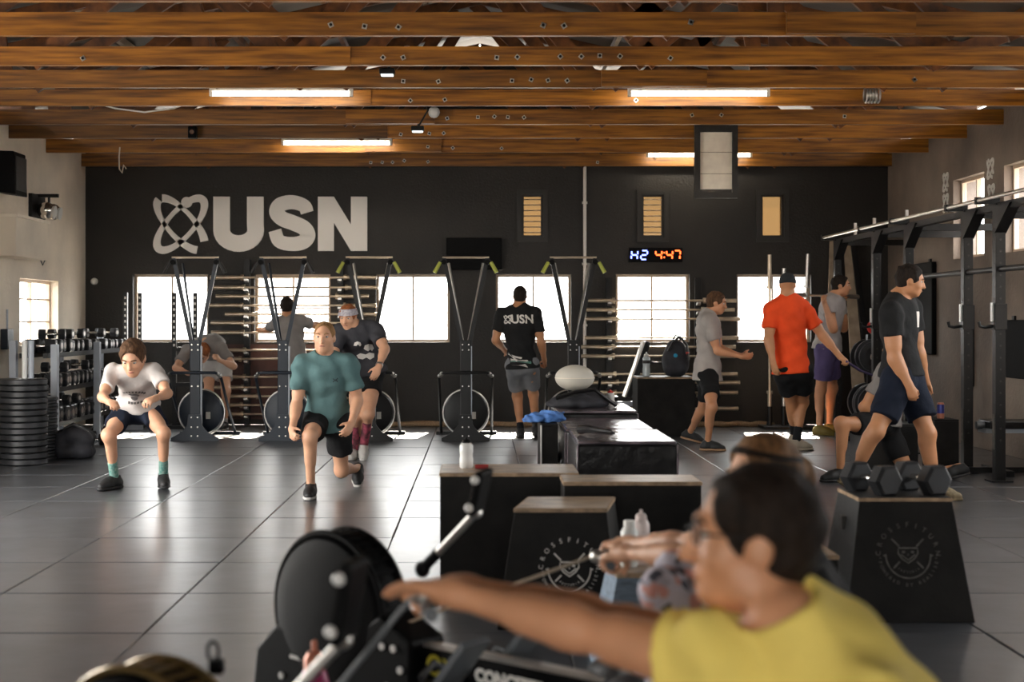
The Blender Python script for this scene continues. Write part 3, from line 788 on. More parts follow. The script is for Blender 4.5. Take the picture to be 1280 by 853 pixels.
        v, fq = C.mesh(min(s.vox*.75, .008)); np_obj('cap' if style == 'cap' else 'hair', v, fq, m, root, base)
    def features(s, hairm, root, base):
        l, f, u = s.headframe(); c = s.q['head']-base; h = s.hs; at = lambda a, b, d: Vector(c+(l*a+f*b+u*d)*h)
        R = Matrix((Vector(l), Vector(f), Vector(u))).transposed()
        for x in (-1, 1):
            e = MB().ell(at(x*.031, .0755, .004), (.0135*h, .0125*h, .0085*h), 10, 6, R).build('eye', 'eye_white', root)
            MB().ell(at(x*.031, .0855, .004), (.006*h, .004*h, .006*h), 8, 6, R).build('iris', 'iris', e)
            MB().tube([at(x*.014, .094, .022), at(x*.032, .092, .029), at(x*.05, .080, .024)], [.0035*h, .0045*h, .003*h], 6).build('eyebrow', hairm, root)
        MB().tube([at(-.021, .089, -.067), at(-.008, .0985, -.064), at(.008, .0985, -.064), at(.021, .089, -.067)], [.002*h, .005*h, .005*h, .002*h], 6).build('lips', 'lip', root)

def decal(target, base, pts, faces, centre, right, up, name, m, off=.005):
    """lay a flat print (2D points, metres) on a garment"""
    me = target.data; bvh = BVHTree.FromPolygons([v.co for v in me.vertices], [tuple(p.vertices) for p in me.polygons])
    right = Vector(nrm(right)); up = Vector(nrm(up)); n = right.cross(up); c = Vector(np.asarray(centre)-np.asarray(base))
    out = []; ok = []
    for p in pts:
        o = c+right*p[0]+up*p[1]+n*.35; h = bvh.ray_cast(o, -n, .8)
        if h[0] is None: out.append((0,0,0)); ok.append(False)
        else: out.append(h[0]+n*off); ok.append(True)
    fs = [f for f in faces if all(ok[i] for i in f)]
    if not fs: return
    me2 = bpy.data.meshes.new(name); me2.from_pydata([tuple(v) for v in out], [], fs); me2.materials.append(M[m])
    o = bpy.data.objects.new(name, me2); COL.objects.link(o); o.parent = target
    return o
def blob(pts2, n=5):    # subdivide polygon as fan rows
    cx = sum(p[0] for p in pts2)/len(pts2); cy = sum(p[1] for p in pts2)/len(pts2)
    vs = [(cx, cy)]; fs = []; k = len(pts2)
    for r in range(1, n+1):
        vs += [(cx+(p[0]-cx)*r/n, cy+(p[1]-cy)*r/n) for p in pts2]
    for i in range(k): fs.append((0, 1+i, 1+(i+1) % k))
    for r in range(n-1):
        for i in range(k): a = 1+r*k+i; b = 1+r*k+(i+1) % k; fs.append((a, a+k, b+k, b))
    return vs, fs
# ---------------------------------------------------------------- lettering, clock, screens and fittings on the walls
def strip(path, width, fr, d0, d1, mb, closed=False):
    """flat raised stroke along a 2D path; fr(u, v, w)"""
    n = len(path); L = []; R = []
    for i, p in enumerate(path):
        a = path[(i-1) % n] if (closed or i > 0) else p; b = path[(i+1) % n] if (closed or i < n-1) else p
        t = Vector((b[0]-a[0], b[1]-a[1])); t.normalize(); nv = Vector((-t.y, t.x)); wd = (width(i/(n-1 if not closed else n)) if callable(width) else width)/2
        L.append((p[0]+nv.x*wd, p[1]+nv.y*wd)); R.append((p[0]-nv.x*wd, p[1]-nv.y*wd))
    m = n if closed else n-1
    for i in range(m):
        j = (i+1) % n
        q = [L[i], R[i], R[j], L[j]]
        mb.hexa([fr(*x, d0) for x in q]+[fr(*x, d1) for x in q])
def spline(pts, k=6):
    out = []; n = len(pts)
    for i in range(n-1):
        p0 = pts[max(i-1, 0)]; p1 = pts[i]; p2 = pts[i+1]; p3 = pts[min(i+2, n-1)]
        for j in range(k):
            t = j/k
            out.append(tuple(.5*((2*p1[c])+(-p0[c]+p2[c])*t+(2*p0[c]-5*p1[c]+4*p2[c]-p3[c])*t*t+(-p0[c]+3*p1[c]-3*p2[c]+p3[c])*t**3) for c in range(2)))
    out.append(pts[-1]); return out
def atom(mb, fr, s, d0, d1, w=1.0):     # two crossing orbits and a bead, unit height about 2
    for sg in (-1, 1):
        pts = []
        for i in range(48):
            a = 2*PI*i/48+.001; x, y = 1.20*math.cos(a), .47*math.sin(a); c, q = math.cos(.845), math.sin(.845)
            pts.append(((x*c-y*q)*sg*s, (x*q+y*c)*s))
        if sg > 0: strip(pts, lambda t: (.16+.13*abs(math.cos(2*PI*t))**2)*s*w, fr, d0, d1, mb, True)
        else:
            strip(pts[2:21], lambda t: (.16+.13*abs(math.cos(PI*t))**2)*s*w, fr, d0, d1, mb); strip(pts[27:]+pts[:1], lambda t: (.16+.13*abs(math.cos(PI*t))**2)*s*w, fr, d0, d1, mb)
    mb.prism([(.22*s+.2*s*math.cos(a*PI/8), .80*s+.2*s*math.sin(a*PI/8)) for a in range(16)], d0, d1*1.02, fr)

k_ = YB/F
def wp(px, py): return ((px-VX)*k_, CH-(py-VY)*k_)
fw_ = lambda u, v, w: (u, YB-w, v)
# big sign
sg = thing('wall_sign', 'large pale atom emblem and USN letters fixed to the black back wall', 'sign', (wp(325,280)[0], YB, wp(325,280)[1]))
ox, oz = wp(325, 280)
fs_ = lambda u, v, w: (u-ox, -w, v-oz)
def cp(x, y): return wp(170+x/4.129, 220+y/4.129)
mb = MB(); cx_, cz_ = cp(232, 250)
atom(mb, lambda u, v, w: (u+cx_-ox, -w, v+cz_-oz), 141/4.129*k_, .0, .03)
mb.build('atom_emblem', 'sign_white', sg, smooth=False)
mb = MB()
out = [cp(400,108), cp(486,108)]; pu = [cp(443,108), cp(443,250)]+[cp(531-88*math.cos(a*PI/14), 280+70*math.sin(a*PI/14)) for a in range(0, 15)]+[cp(617,250), cp(617,108)]
strip(pu, 85/4.129*k_, fs_, 0, .03, mb); mb.build('letter_u', 'sign_white', sg, smooth=False)
mb = MB(); ps = spline([cp(884,190), cp(868,155), cp(806,136), cp(745,150), cp(727,188), cp(757,222), cp(812,243), cp(868,270), cp(888,308), cp(862,342), cp(803,352), cp(740,337), cp(718,282)], 6)
strip(ps, lambda t: (66+12*math.sin(PI*t))/4.129*k_, fs_, 0, .03, mb); mb.build('letter_s', 'sign_white', sg, smooth=False)
mb = MB()
for q in ([(940,108),(1022,108),(1022,242),(1022,388),(940,388)], [(1110,108),(1194,108),(1194,388),(1110,388),(1110,252)], [(1022,108),(1110,252),(1110,388),(1022,242)]):
    mb.prism([cp(*p) for p in q][::-1], 0, .03, fs_)
mb.build('letter_n', 'sign_white', sg, smooth=False)

# LED timer
c = P(819.5, 319, YB-.03)
t = thing('led_timer', 'black LED wall timer showing H2 in blue and 4:47 in red', 'timer', (c.x, YB, c.z))
MB().box((0, -.025, 0), (67*k_, .05, 18*k_)).build('case', 'plastic_black', t, smooth=False, bevel=.005)
SEG = {'H': 'bcefg', '2': 'abged', '4': 'fgbc', '7': 'abc'}
def digit(ch, x, w, h, m):
    mb = MB(); th = .018; y = -.053; sl = .10
    pos = {'a': ((0,h/2),(w-th,th)), 'g': ((0,0),(w-th,th)), 'd': ((0,-h/2),(w-th,th)), 'b': ((w/2,h/4),(th,h/2-th)), 'c': ((w/2,-h/4),(th,h/2-th)), 'f': ((-w/2,h/4),(th,h/2-th)), 'e': ((-w/2,-h/4),(th,h/2-th))}
    for s_ in SEG[ch]:
        (cx, cz), (sw, sh) = pos[s_]; mb.box((x+cx+sl*cz, y, cz), (sw, .006, sh))
    mb.build('digit', m, t, smooth=False)
for ch, px, m in (('H',793,'led_blue'), ('2',805,'led_blue'), ('4',823,'led_red'), ('4',836.5,'led_red'), ('7',846,'led_red')): digit(ch, (px-819.5)*k_, 7.5*k_, 11*k_, m)
mb = MB()
for dz in (-.03, .03): mb.box(((830-819.5)*k_, -.053, dz), (.016, .006, .016))
mb.build('colon', 'led_red', t, smooth=False)

# black screen high on the wall
c = P(592.5, 318, YB)
t = thing('wall_screen', 'black flat screen on the back wall above the ski trainer', 'screen', (c.x, YB, c.z))
MB().box((0, -.10, 0), (69*k_, .05, 40*k_)).build('casing', 'plastic_black', t, smooth=False, bevel=.008)
MB().box((0, -.128, .005), (64*k_, .006, 35*k_)).build('display', mat('screen_glass', (.004,.004,.0045), .6, spec=.1), t, smooth=False)
MB().box((0, -.04, 0), (.2, .08, .2)).build('bracket', 'black_metal', t, smooth=False)

# white conduit down the back wall
a = P(731, 210, YB-.03); b = P(731, 520, YB-.03)
t = thing('conduit_pipe', 'thin white conduit running down the black wall beside the fifth ski trainer', 'pipe', (a.x, YB-.03, 0))
MB().cyl((0, 0, b.z), (0, 0, ZE-.02), .022, .022, 10).build('pipe', 'white', t)
for z in (.5, 1.3, 2.1, 2.9): MB().box((0, .01, z), (.07, .03, .03)).build('clip', 'white', t, smooth=False)

# framed panel hanging from the trusses
yy = 15.50; a = P(868, 155, yy); b = P(922, 248, yy); W_, H_ = b.x-a.x, a.z-b.z
t = thing('notice_board', 'cream board in a black frame hanging from the roof trusses', 'board', ((a.x+b.x)/2, yy, b.z))
MB().box((0, .012, H_/2+.03), (W_-.10, .012, H_-.14)).build('face', 'cream_panel', t, smooth=False)
for x in (-1, 1): MB().box((x*(W_/2-.03), 0, H_/2), (.06, .05, H_)).build('frame_side', 'frame_dark', t, smooth=False)
for z in (.03, H_-.045): MB().box((0, 0, z), (W_-.12, .05, .06 if z < .1 else .09)).build('frame_rail', 'frame_dark', t, smooth=False)
for z in (.33, .62): MB().box((0, .004, z*H_), (W_-.12, .006, .006)).build('panel_seam', 'pale_board', t, smooth=False)
for x in (-.15, .15): MB().box((x, .04, H_-.02), (.03, .06, .12)).build('hanger', 'black_metal', t, smooth=False)

# emblems on the right wall
for (px, py, lab) in ((1182.5, 228, 'upper white atom emblem between the back corner and first high window'), (1182.5, 254, 'lower white atom emblem between the back corner and first high window'), (1238.5, 211, 'upper white atom emblem between the first and second high windows'), (1239.5, 243, 'lower white atom emblem between the first and second high windows')):
    Y = XR*F/(px-VX); z = CH-(py-VY)*Y/F
    mb = MB(); atom(mb, lambda u, v, w: (-w, -u, v), .098, 0, .008, 1.3)
    o = mb.build('wall_emblem', 'print_white', None, smooth=False, loc=(XR, Y, z)); tag(o, lab, 'emblem')

# boards on the right wall
def board(px0, px1, py0, py1, lab, name='wall_mat', m='pad_black', th=.06):
    Y0 = XR*F/(px0-VX); Y1 = XR*F/(px1-VX); Ym = (Y0+Y1)/2; z0 = CH-(py1-VY)*Ym/F; z1 = CH-(py0-VY)*Ym/F
    t = thing(name, lab, 'mat', (XR, Ym, (z0+z1)/2))
    MB().box((-th/2, 0, 0), (th, Y0-Y1, z1-z0)).build('pad', m, t, smooth=False, bevel=.01)
    for s_ in (-1, 1): MB().box((-.0125, s_*(Y0-Y1)*.35, (z1-z0)/2+.015), (.024, .06, .05)).build('hook', 'black_metal', t, smooth=False)
board(1128, 1171, 330, 442, 'tall black mat hung on the wall behind the man in black')
board(1264, 1300, 400, 474, 'black mat hung on the wall above the flat bench')
Y = XR*F/(1217-VX); o = MB().box((-.015, 0, 0), (.03, .05, .75)).build('wall_bar', 'black_metal', None, smooth=False, bevel=.006, loc=(XR, Y, CH-(440-VY)*Y/F)); tag(o, 'thin upright black bar fixed to the bare wall behind the rig', 'bar')

# left wall: speaker, duct box, twin-head emergency lamp, switch, cables
Y = 15.2; c = P(3, 217, Y)
t = thing('loudspeaker', 'black loudspeaker cabinet high on the cream wall', 'speaker', (XL, Y, c.z))
MB().hexa([(0,-.25,-.2), (.26,-.2,-.24), (.26,.2,-.24), (0,.25,-.2), (0,-.25,.22), (.24,-.2,.22), (.24,.2,.22), (0,.25,.22)]).build('cabinet', 'plastic_black', t, smooth=False, bevel=.01)
MB().box((.255, 0, -.01), (.01, .34, .36)).build('grille', 'black_rubber', t, smooth=False)
Y = 15.35
t = thing('duct_box', 'beige boxed duct along the cream wall below the loudspeaker', 'duct', (XL, Y, 2.25))
MB().box((.145, .15, 0), (.28, 1.1, .42)).build('casing', 'wall_cream', t, smooth=False, bevel=.01)
MB().box((.155, .15, .22), (.30, 1.14, .03)).build('lid', 'cream_panel', t, smooth=False)
Y = 16.45; c = P(42, 266, Y)
t = thing('emergency_lamp', 'twin-headed chrome emergency lamp on a black bracket by the duct box', 'lamp', (XL, Y, c.z))
MB().box((.02, .05, .05), (.04, .5, .32)).build('backplate', 'black_metal', t, smooth=False)
MB().box((.14, .05, .20), (.26, .04, .04)).build('bracket', 'black_metal', t, smooth=False)
for s_ in (-1, 1):
    h = MB().ell((.16, .05+s_*.11, .02), (.105, .10, .10), 16, 10).build('lamp_head', 'chrome', t); MB().cyl((.2, .05+s_*.11, .01), (.262, .05+s_*.11, .0), .06, .075, 14).build('lens', 'bottle', h)
MB().cyl((.16, .05, .02), (.16, .05, .2), .015, .015, 8).build('stem', 'black_metal', t)
MB().tube([(.05, .15, -.1), (.06, .16, -.25), (.03, .2, -.42), (.07, .22, -.52), (.04, .2, -.6), (.02, .16, -.52), (.03, .19, -.42)], .008, 6).build('cable', 'black_rubber', t)
c = P(3, 424, 15.45)
t = thing('switch_box', 'grey switch box low on the cream wall', 'switch', (XL, 15.4, c.z))
MB().box((.04, 0, 0), (.08, .2, .22)).build('casing', 'navy_metal', t, smooth=False, bevel=.006); MB().cyl((.04, 0, .1), (.04, 0, .32), .012, .012, 8).build('conduit', 'grey_metal', t)
c = P(110, 352, YB); o = MB().lathe([(.045,0), (.045,.03), (.03,.05), (0,.055)], 14, R=Matrix.Rotation(PI/2, 3, 'X')).build('wall_sensor', 'white', None, loc=(XL+.12, YB, c.z)); tag(o, 'small round white sensor in the corner of the black wall', 'sensor')

# lamps and camera hanging in the trusses
for (px, py, yy, lab) in ((484, 92, 11.95, 'small black floodlight hanging from the sixth truss from the back'), (522, 163, 14.25, 'small black floodlight hanging from the fourth truss from the back')):
    c = P(px, py, yy)
    t = thing('floodlight', lab, 'lamp', (c.x, yy, c.z))
    MB().box((0, 0, .015), (.13, .11, .05)).build('body', 'black_metal', t, smooth=False, bevel=.01)
    MB().box((0, -.0, -.014), (.10, .085, .008)).build('lens', 'lamp_glow', t, smooth=False)
    MB().tube([(0, .02, .03), (.06, .06, .14), (.10, .12, .22), (.08, .2, .26)], .009, 6).build('cable', 'black_rubber', t)
    MB().ell((.16, .13, .2), (.06, .05, .06), 10, 6).build('junction_box', 'bottle', t)
    MB().bar((0, .02, .03), (0, .25, .1), .02, .012).build('bracket', 'black_metal', t, smooth=False)
c = P(235, 162, 15.2)
t = thing('cctv_camera', 'small black security camera hanging on the third truss from the back', 'camera', (c.x, 15.45, c.z))
MB().box((0, 0, 0), (.09, .10, .13)).build('body', 'plastic_black', t, smooth=False, bevel=.01); MB().cyl((0, -.06, 0), (0, -.04, 0), .025, .025, 12).build('lens', 'chrome', t)
MB().box((0, .07, .05), (.03, .10, .03)).build('bracket', 'black_metal', t, smooth=False)
MB().tube([(0, 0, .06), (-.05, 0, .12), (-.12, 0, .18), (-.1, .02, .24)], .006, 6).build('cable', 'red_dark', t)
c = P(148, 141, 14.35); e = P(215, 132, 14.35)
o = MB().tube([(-.6, 0, .10), (-.3, 0, .02), (0, 0, -.02), (.3, 0, .02), (.55, 0, .12)], .009, 6).build('slack_cable', 'white', None, loc=(P(180,140,14.42).x, 14.44, P(180,140,14.42).z+.02)); tag(o, 'white slack cable looped along a tie beam above the wall sign', 'cable')
c = P(147, 205, 16.8); o = MB().tube([(0, .02, .16), (-.005, 0, .05), (0, -.005, -.1), (.03, 0, -.15), (.05, 0, -.05), (.08, 0, -.1)], .008, 6).build('hanging_strap', 'wall_cream', None, loc=(c.x, 16.885, c.z+.05)); tag(o, 'pale strap dangling from the second truss by the cream wall', 'strap')
c = P(1095, 116, 13.0)
mb = MB()
for i in range(5): mb.tube([( (i-2)*.028, .07*math.cos(a*PI/6), .07*math.sin(a*PI/6)) for a in range(12)], .011, 6, closed=True)
o = mb.build('steel_coil', 'steel', None, loc=(c.x, 13.13, c.z)); tag(o, 'coil of steel conduit hung on a tie beam above the squat rig', 'coil')
# ---------------------------------------------------------------- ski trainers
ORD = ['first','second','third','fourth','fifth','sixth','seventh','eighth','ninth','tenth','eleventh','twelfth','thirteenth','fourteenth','fifteenth','sixteenth','seventeenth','eighteenth','nineteenth','twentieth']
def ski(label, px, metal, grip):
    c = G(px, 552)
    t = thing('ski_trainer', label, 'ski machine', (c.x, c.y, 0), 0, 'ski trainers along the back wall')
    fr = lambda u, v, w: (u, w, v)
    MB().prism([(-.27,0), (.27,0), (.27,.035), (.15,.10), (.085,.18), (.066,.30), (-.066,.30), (-.085,.18), (-.15,.10), (-.27,.035)], 0, .025, fr).build('base_plate', metal, t, smooth=False)
    MB().box((0, .065, .59), (.118, .08, 1.10)).build('post', metal, t, smooth=False, bevel=.006)
    MB().box((.066, .065, .62), (.012, .06, .9)).build('side_strip', 'grey_metal', t, smooth=False)
    mb = MB()
    for z in (.06, .16, .27, .62, 1.03, 1.09):
        for x in (-.035, .035): mb.cyl((x, -.006 if z < .3 else .02, z), (x, .026, z), .008, .008, 8)
    mb.build('bolt_row', 'steel', t)['kind'] = 'stuff'
    for s_ in (-1, 1):
        MB().bar((s_*.035, .05, 1.06), (s_*.245, .05, 2.07), .022, .045).build('head_arm', metal, t, smooth=False)
        MB().bar((s_*.03, .10, 1.10), (s_*.20, .32, 2.02), .018, .03).build('rear_arm', 'steel' if metal == 'black_metal' else metal, t, smooth=False)
        h = MB().cyl((s_*.285, -.01, 2.02), (s_*.35, -.02, 1.90), .020, .024, 10).build('handle', grip, t)
        MB().tube([(s_*.262, .0, 2.05), (s_*.275, -.005, 2.04), (s_*.285, -.01, 2.02)], .006, 6).build('cord', 'black_rubber', h)
        MB().cyl((s_*.245, .0, 2.02), (s_*.245, .07, 2.02), .03, .03, 12).build('pulley', 'plastic_black', t)
    MB().cyl((-.265, .05, 2.075), (.265, .05, 2.075), .014, .014, 10).build('crossbar', 'brass_bar', t)
    rl = MB().tube([(-.30, .92, .03), (-.30, .45, .36), (-.30, .02, .70), (-.285, -.03, .755), (-.24, -.045, .775), (.24, -.045, .775), (.285, -.03, .755), (.30, .02, .70), (.30, .45, .36), (.30, .92, .03)], .017, 10).build('hand_rail', metal, t)
    for s_ in (-1, 1): MB().cyl((s_*.26, -.04, .77), (s_*.30, -.01, .73), .022, .022, 10).build('rail_cap', 'steel', rl)
    MB().box((0, .95, .02), (.72, .06, .04)).build('rear_foot', metal, t, smooth=False)
    MB().box((0, .50, .03), (.10, .92, .05)).build('floor_beam', metal, t, smooth=False)
    R = Matrix.Rotation(PI/2, 3, 'X')
    fw = MB().lathe([(0,.07), (.16,.07), (.245,.05), (.262,.02), (.262,-.02), (.245,-.05), (.16,-.07), (0,-.07)], 28, (0, .42, .30), R).build('flywheel_drum', 'navy_metal' if metal == 'navy_metal' else 'black_metal', t)
    MB().tube([(.262*math.cos(a*PI/16), .42, .30+.262*math.sin(a*PI/16)) for a in range(32)], .014, 6, closed=True).build('rim', 'steel', fw)
    MB().box((0, .24, .30), (.06, .30, .06)).build('axle_bracket', metal, t, smooth=False)
    MB().box((.09, .335, .27), (.05, .02, .08)).build('label_plate', 'white', t, smooth=False)
    return t
ski('navy ski trainer nearest the dumbbell rack, behind the squatting man', 243, 'navy_metal', 'black_rubber')
ski('navy ski trainer in front of the man facing the window', 353, 'navy_metal', 'black_rubber')
ski('black ski trainer with lime grips behind the headband man', 461, 'black_metal', 'lime')
ski('black ski trainer with lime grips standing clear between two windows below the screen', 582, 'black_metal', 'lime')
ski('black ski trainer with lime grips beside the white conduit', 717, 'black_metal', 'lime')

# ---------------------------------------------------------------- barbells on wall racks
def barbell(label, group, loc, L=2.16, axis=(1,0,0), sleeve='brass_bar', name='barbell', proto={}):
    key = (round(L, 2), sleeve)
    if key in proto: t = dup(proto[key], loc, None, label, group)
    else:
        t = thing(name, label, 'barbell', loc, 0, group)
        MB().cyl((-L/2+.40, 0, 0), (L/2-.40, 0, 0), .0145, .0145, 10).build('shaft', 'brass_bar', t)
        for s_ in (-1, 1):
            MB().cyl((s_*(L/2-.41), 0, 0), (s_*L/2, 0, 0), .026, .026, 12).build('sleeve', sleeve, t)
            MB().cyl((s_*(L/2-.43), 0, 0), (s_*(L/2-.395), 0, 0), .038, .038, 12).build('collar', sleeve, t)
        proto[key] = t
    d = Vector(axis); t.rotation_euler = d.to_track_quat('X', 'Z').to_euler()
    return t
def wall_rack(label, pxs, z0, z1):
    xs = [(p-VX)*(YB-.12)/F for p in pxs]; c = sum(xs)/2
    t = thing('barbell_rack', label, 'rack', (c, YB, 0))
    for x in xs: 
        u = MB().box((x-c, -.05, (z0+z1)/2), (.075, .07, z1-z0)).build('upright', 'black_metal', t, smooth=False)
    return t, c, xs
Yr = YB-.16
rows1 = [347, 359.5, 370.6, 382, 393, 404, 416, 438, 449, 471.5, 484.5, 495.6, 506.7, 518]
t, c, xs = wall_rack('black wall rack holding barbells across the second window', (308, 425), .0, 2.15)
hook = None
for r, py in enumerate(rows1):
    z = CH-(py-VY)*Yr/F
    for x in xs:
        if hook is None:
            hook = MB().hexa([(-.025,-.19,-.045), (.025,-.19,-.045), (.025,-.05,-.075), (-.025,-.05,-.075), (-.025,-.19,-.018), (.025,-.19,-.018), (.025,-.05,-.03), (-.025,-.05,-.03)]).build('cradle', 'steel', t, smooth=False); hook.location = (x-c, 0, z)
        else: copy_of(hook, (x-c, 0, z), t)
    barbell('steel barbell, %s from the top of the wall rack across the second window' % ORD[r], 'barbells on the rack across the second window', ((367-VX)*Yr/F+(.10 if r in (4, 11) else 0)+random.uniform(-.03,.03), Yr, z), 2.16 if r not in (4, 11, 2) else 1.98)
o = MB().box((0, -.006, 0), (1.62, .012, .98)).build('backing_board', 'maroon', None, smooth=False, loc=((345-VX)*YB/F, YB-.001, .56)); tag(o, 'dark red board fixed to the wall behind the lower barbells', 'board')
rows2 = [376, 387.5, 399, 422.5, 434, 445.5, 468, 478.5, 491, 511]
t, c, xs = wall_rack('black wall rack holding barbells across the window behind the backpack', (762, 873), .0, 1.92)
for r, py in enumerate(rows2):
    z = CH-(py-VY)*Yr/F
    for x in xs: copy_of(hook, (x-c, 0, z), t)
    barbell('steel barbell, %s from the top of the wall rack behind the backpack' % ORD[r], 'barbells on the rack behind the backpack', ((826-VX)*Yr/F+random.uniform(-.04,.04), Yr, z), 1.98 if r in (1,) else 2.0)
# barbells on end in a floor stand
st = G(982, 533); ys = 17.9
t = thing('barbell_stand', 'black floor stand holding upright barbells below the last window', 'stand', ((982-VX)*ys/F, ys, 0))
MB().box((0, 0, .02), (.62, .4, .04)).build('base', 'black_metal', t, smooth=False, bevel=.008)
for px, dy in ((962,0), (981,.05), (1002,-.02)):
    x = (px-982)*ys/F
    MB().tube([(x, dy, .04), (x, dy, .28)], .035, 12, caps=False).build('socket', 'black_metal', t)
for k, (px, top, dy, ln) in enumerate(((962,318,0,0), (981,335,.05,0), (1002,317,-.02,.03))):
    z1 = CH-(top-VY)*(ys+dy)/F; L = z1-.05
    b_ = barbell(('brass-coloured barbell upright in the floor stand', 'shorter steel barbell upright in the floor stand behind the cap', 'tall steel barbell leaning slightly in the floor stand')[k], 'barbells upright in the floor stand', ((px-VX)*ys/F+ln, ys+dy, .045+L/2), L, (ln*1.5, 0, 1), 'brass_bar' if k == 0 else 'steel')

# battle ropes along the wall foot
for k, (xa, xb, y, lab) in enumerate(((432, 690, YB-.30, 'thick beige battle rope lying along the wall foot behind the ski trainers'), (858, 960, YB-.34, 'thick beige battle rope lying along the wall foot below the barbells'), (742, 850, YB-.36, 'thick beige battle rope lying behind the backpack box'))):
    pts = []; n = 24
    for i in range(n+1):
        px = xa+(xb-xa)*i/n; pts.append(((px-(xa+xb)/2)*y/F, .05*math.sin(i*.9+k), .03+.012*abs(math.sin(i*.5))))
    mb = MB(); mb.tube(pts+[(pts[-1][0]+.05, pts[-1][1]-.035, .03)]+[(p[0], p[1]-.07-.02*math.sin(i*.7), .028) for i, p in list(enumerate(pts))[::-1]], .027, 10)
    o = mb.build('battle_rope', 'rope', None, loc=((( xa+xb)/2-VX)*y/F, y, 0)); tag(o, lab, 'rope')

# perforated uprights in front of the first window
for k, (pa, pb, yy, lab) in enumerate(((157, 175, 18.1, 'black perforated storage upright pair in the corner beside the first window'), (218, 244, 18.0, 'black perforated storage upright pair in front of the first window'))):
    xa, xb = (pa-VX)*yy/F, (pb-VX)*yy/F; zt = CH-(366-VY)*yy/F
    t = thing('storage_upright', lab, 'rack', ((xa+xb)/2, yy, 0))
    for x in (xa, xb):
        x -= (xa+xb)/2
        u = MB().box((x, 0, zt/2), (.05, .05, zt)).build('post', 'black_metal', t, smooth=False)
        mb = MB()
        for z in np.arange(1.05, zt-.03, .075): mb.box((x, -.026, z), (.022, .004, .030))  # holes as white marks: window light behind put into the colour
        mb.build('hole_row', 'white', u, smooth=False)['kind'] = 'stuff'
    for z in (.04, .55, 1.0): MB().box((0, 0, z), (xb-xa, .045, .05)).build('rail', 'black_metal', t, smooth=False)
    MB().box((0, .0, .02), (xb-xa+.2, .4, .04)).build('foot', 'black_metal', t, smooth=False)

# ---------------------------------------------------------------- dumbbell rack on the left
hexp = [(math.cos(a*PI/3), math.sin(a*PI/3)) for a in range(6)]
def dumbbell(label, group, loc, r=.062, rz=0.0, proto={}, rough='plate_rubber', end=False):
    key = (round(r, 3), rough)
    if key in proto: return dup(proto[key], loc, rz, label, group)
    t = thing('hex_dumbbell', label, 'dumbbell', loc, rz, group); L = r*1.25
    MB().tube([(-.07,0,0), (-.03,0,0), (0,0,0), (.03,0,0), (.07,0,0)], [.013,.016,.018,.016,.013], 10).build('handle', 'chrome', t)
    for s_ in (-1, 1):
        fr = lambda u, v, w: (s_*w, u, v)
        mb = MB(); q = hexp if s_ > 0 else hexp[::-1]
        n = 6; lay = [(.86, .062), (1.0, .072), (1.0, .062+L-.012), (.84, .062+L)]
        vs = [fr(x*r*k, y*r*k, w) for k, w in lay for x, y in q]
        fs = [tuple(range(5, -1, -1)), tuple(range(18, 24))]+[(l*6+i, l*6+(i+1) % 6, (l+1)*6+(i+1) % 6, (l+1)*6+i) for l in range(3) for i in range(6)]
        h = mb.add(vs, fs).build('head', rough, t, smooth=False)
        MB().cyl((s_*(.062+L), 0, 0), (s_*(.064+L), 0, 0), r*.42, r*.42, 12).build('end_disc', 'steel', h)
    proto[key] = t; return t
xr = -4.52; ya, yb_ = 14.45, 17.75; tiers = (1.08, .72, .36)
t = thing('dumbbell_rack', 'three-tier grey rack full of black dumbbells along the cream wall', 'rack', (xr, (ya+yb_)/2, 0))
ym = (ya+yb_)/2
for y in (ya, ya+1.6, yb_):
    for dx in (-.22, .2): MB().box((dx, y-ym, .58 if dx < 0 else .56), (.07, .07, 1.16 if dx < 0 else 1.12)).build('upright', 'grey_metal', t, smooth=False, bevel=.004)
    MB().box((0, y-ym, .025), (.62, .08, .05)).build('foot', 'grey_metal', t, smooth=False)
for z in tiers:
    for dx in (-.12, .12): MB().box((dx, 0, z-.075), (.05, yb_-ya+.1, .05)).build('shelf_rail', 'black_metal', t, smooth=False)
names = ('top', 'middle', 'bottom')
for ti, z in enumerate(tiers):
    n = 18
    for i in range(n):
        y = ya+.18+(yb_-ya-.34)*i/(n-1); r = (.084-.0012*i) if ti == 1 else (.078-.0010*i if ti == 0 else .090-.0008*i)
        r = round(r*100)/100
        dumbbell('black hex dumbbell on the %s tier, %s from the end beside the plate stacks' % (names[ti], ORD[i]), 'dumbbells on the %s tier of the rack' % names[ti], (xr+random.uniform(-.02,.02), y, z-.05+r*.87), r, random.uniform(-.06,.06))
    for i, yq in enumerate((.3, .62, 1.05, 1.9, 2.5) if ti == 0 else ((.4, 1.2, 1.45) if ti == 1 else (.5, .9))):
        r = .06; dumbbell('black hex dumbbell perched on others on the %s tier, %s from the plate stacks' % (names[ti], ORD[i]), 'dumbbells stacked on the %s tier' % names[ti], (xr+.02, ya+.2+yq, z+(.139, .150, .160)[ti]), r, random.uniform(-.25,.25))
for k, (px, py, rz) in enumerate(((117, 557, .5), (104, 552, -.3), (88, 548, .1), (128, 546, 1.2))):
    c = G(px, py); dumbbell(('black hex dumbbell on the floor beside the squatting man', 'black hex dumbbell on the floor next to the bag strap', 'black hex dumbbell on the floor behind the duffel bag', 'black hex dumbbell turned sideways on the floor behind the squatting man')[k], 'dumbbells on the floor by the rack', (c.x, c.y, .061), .07, rz)

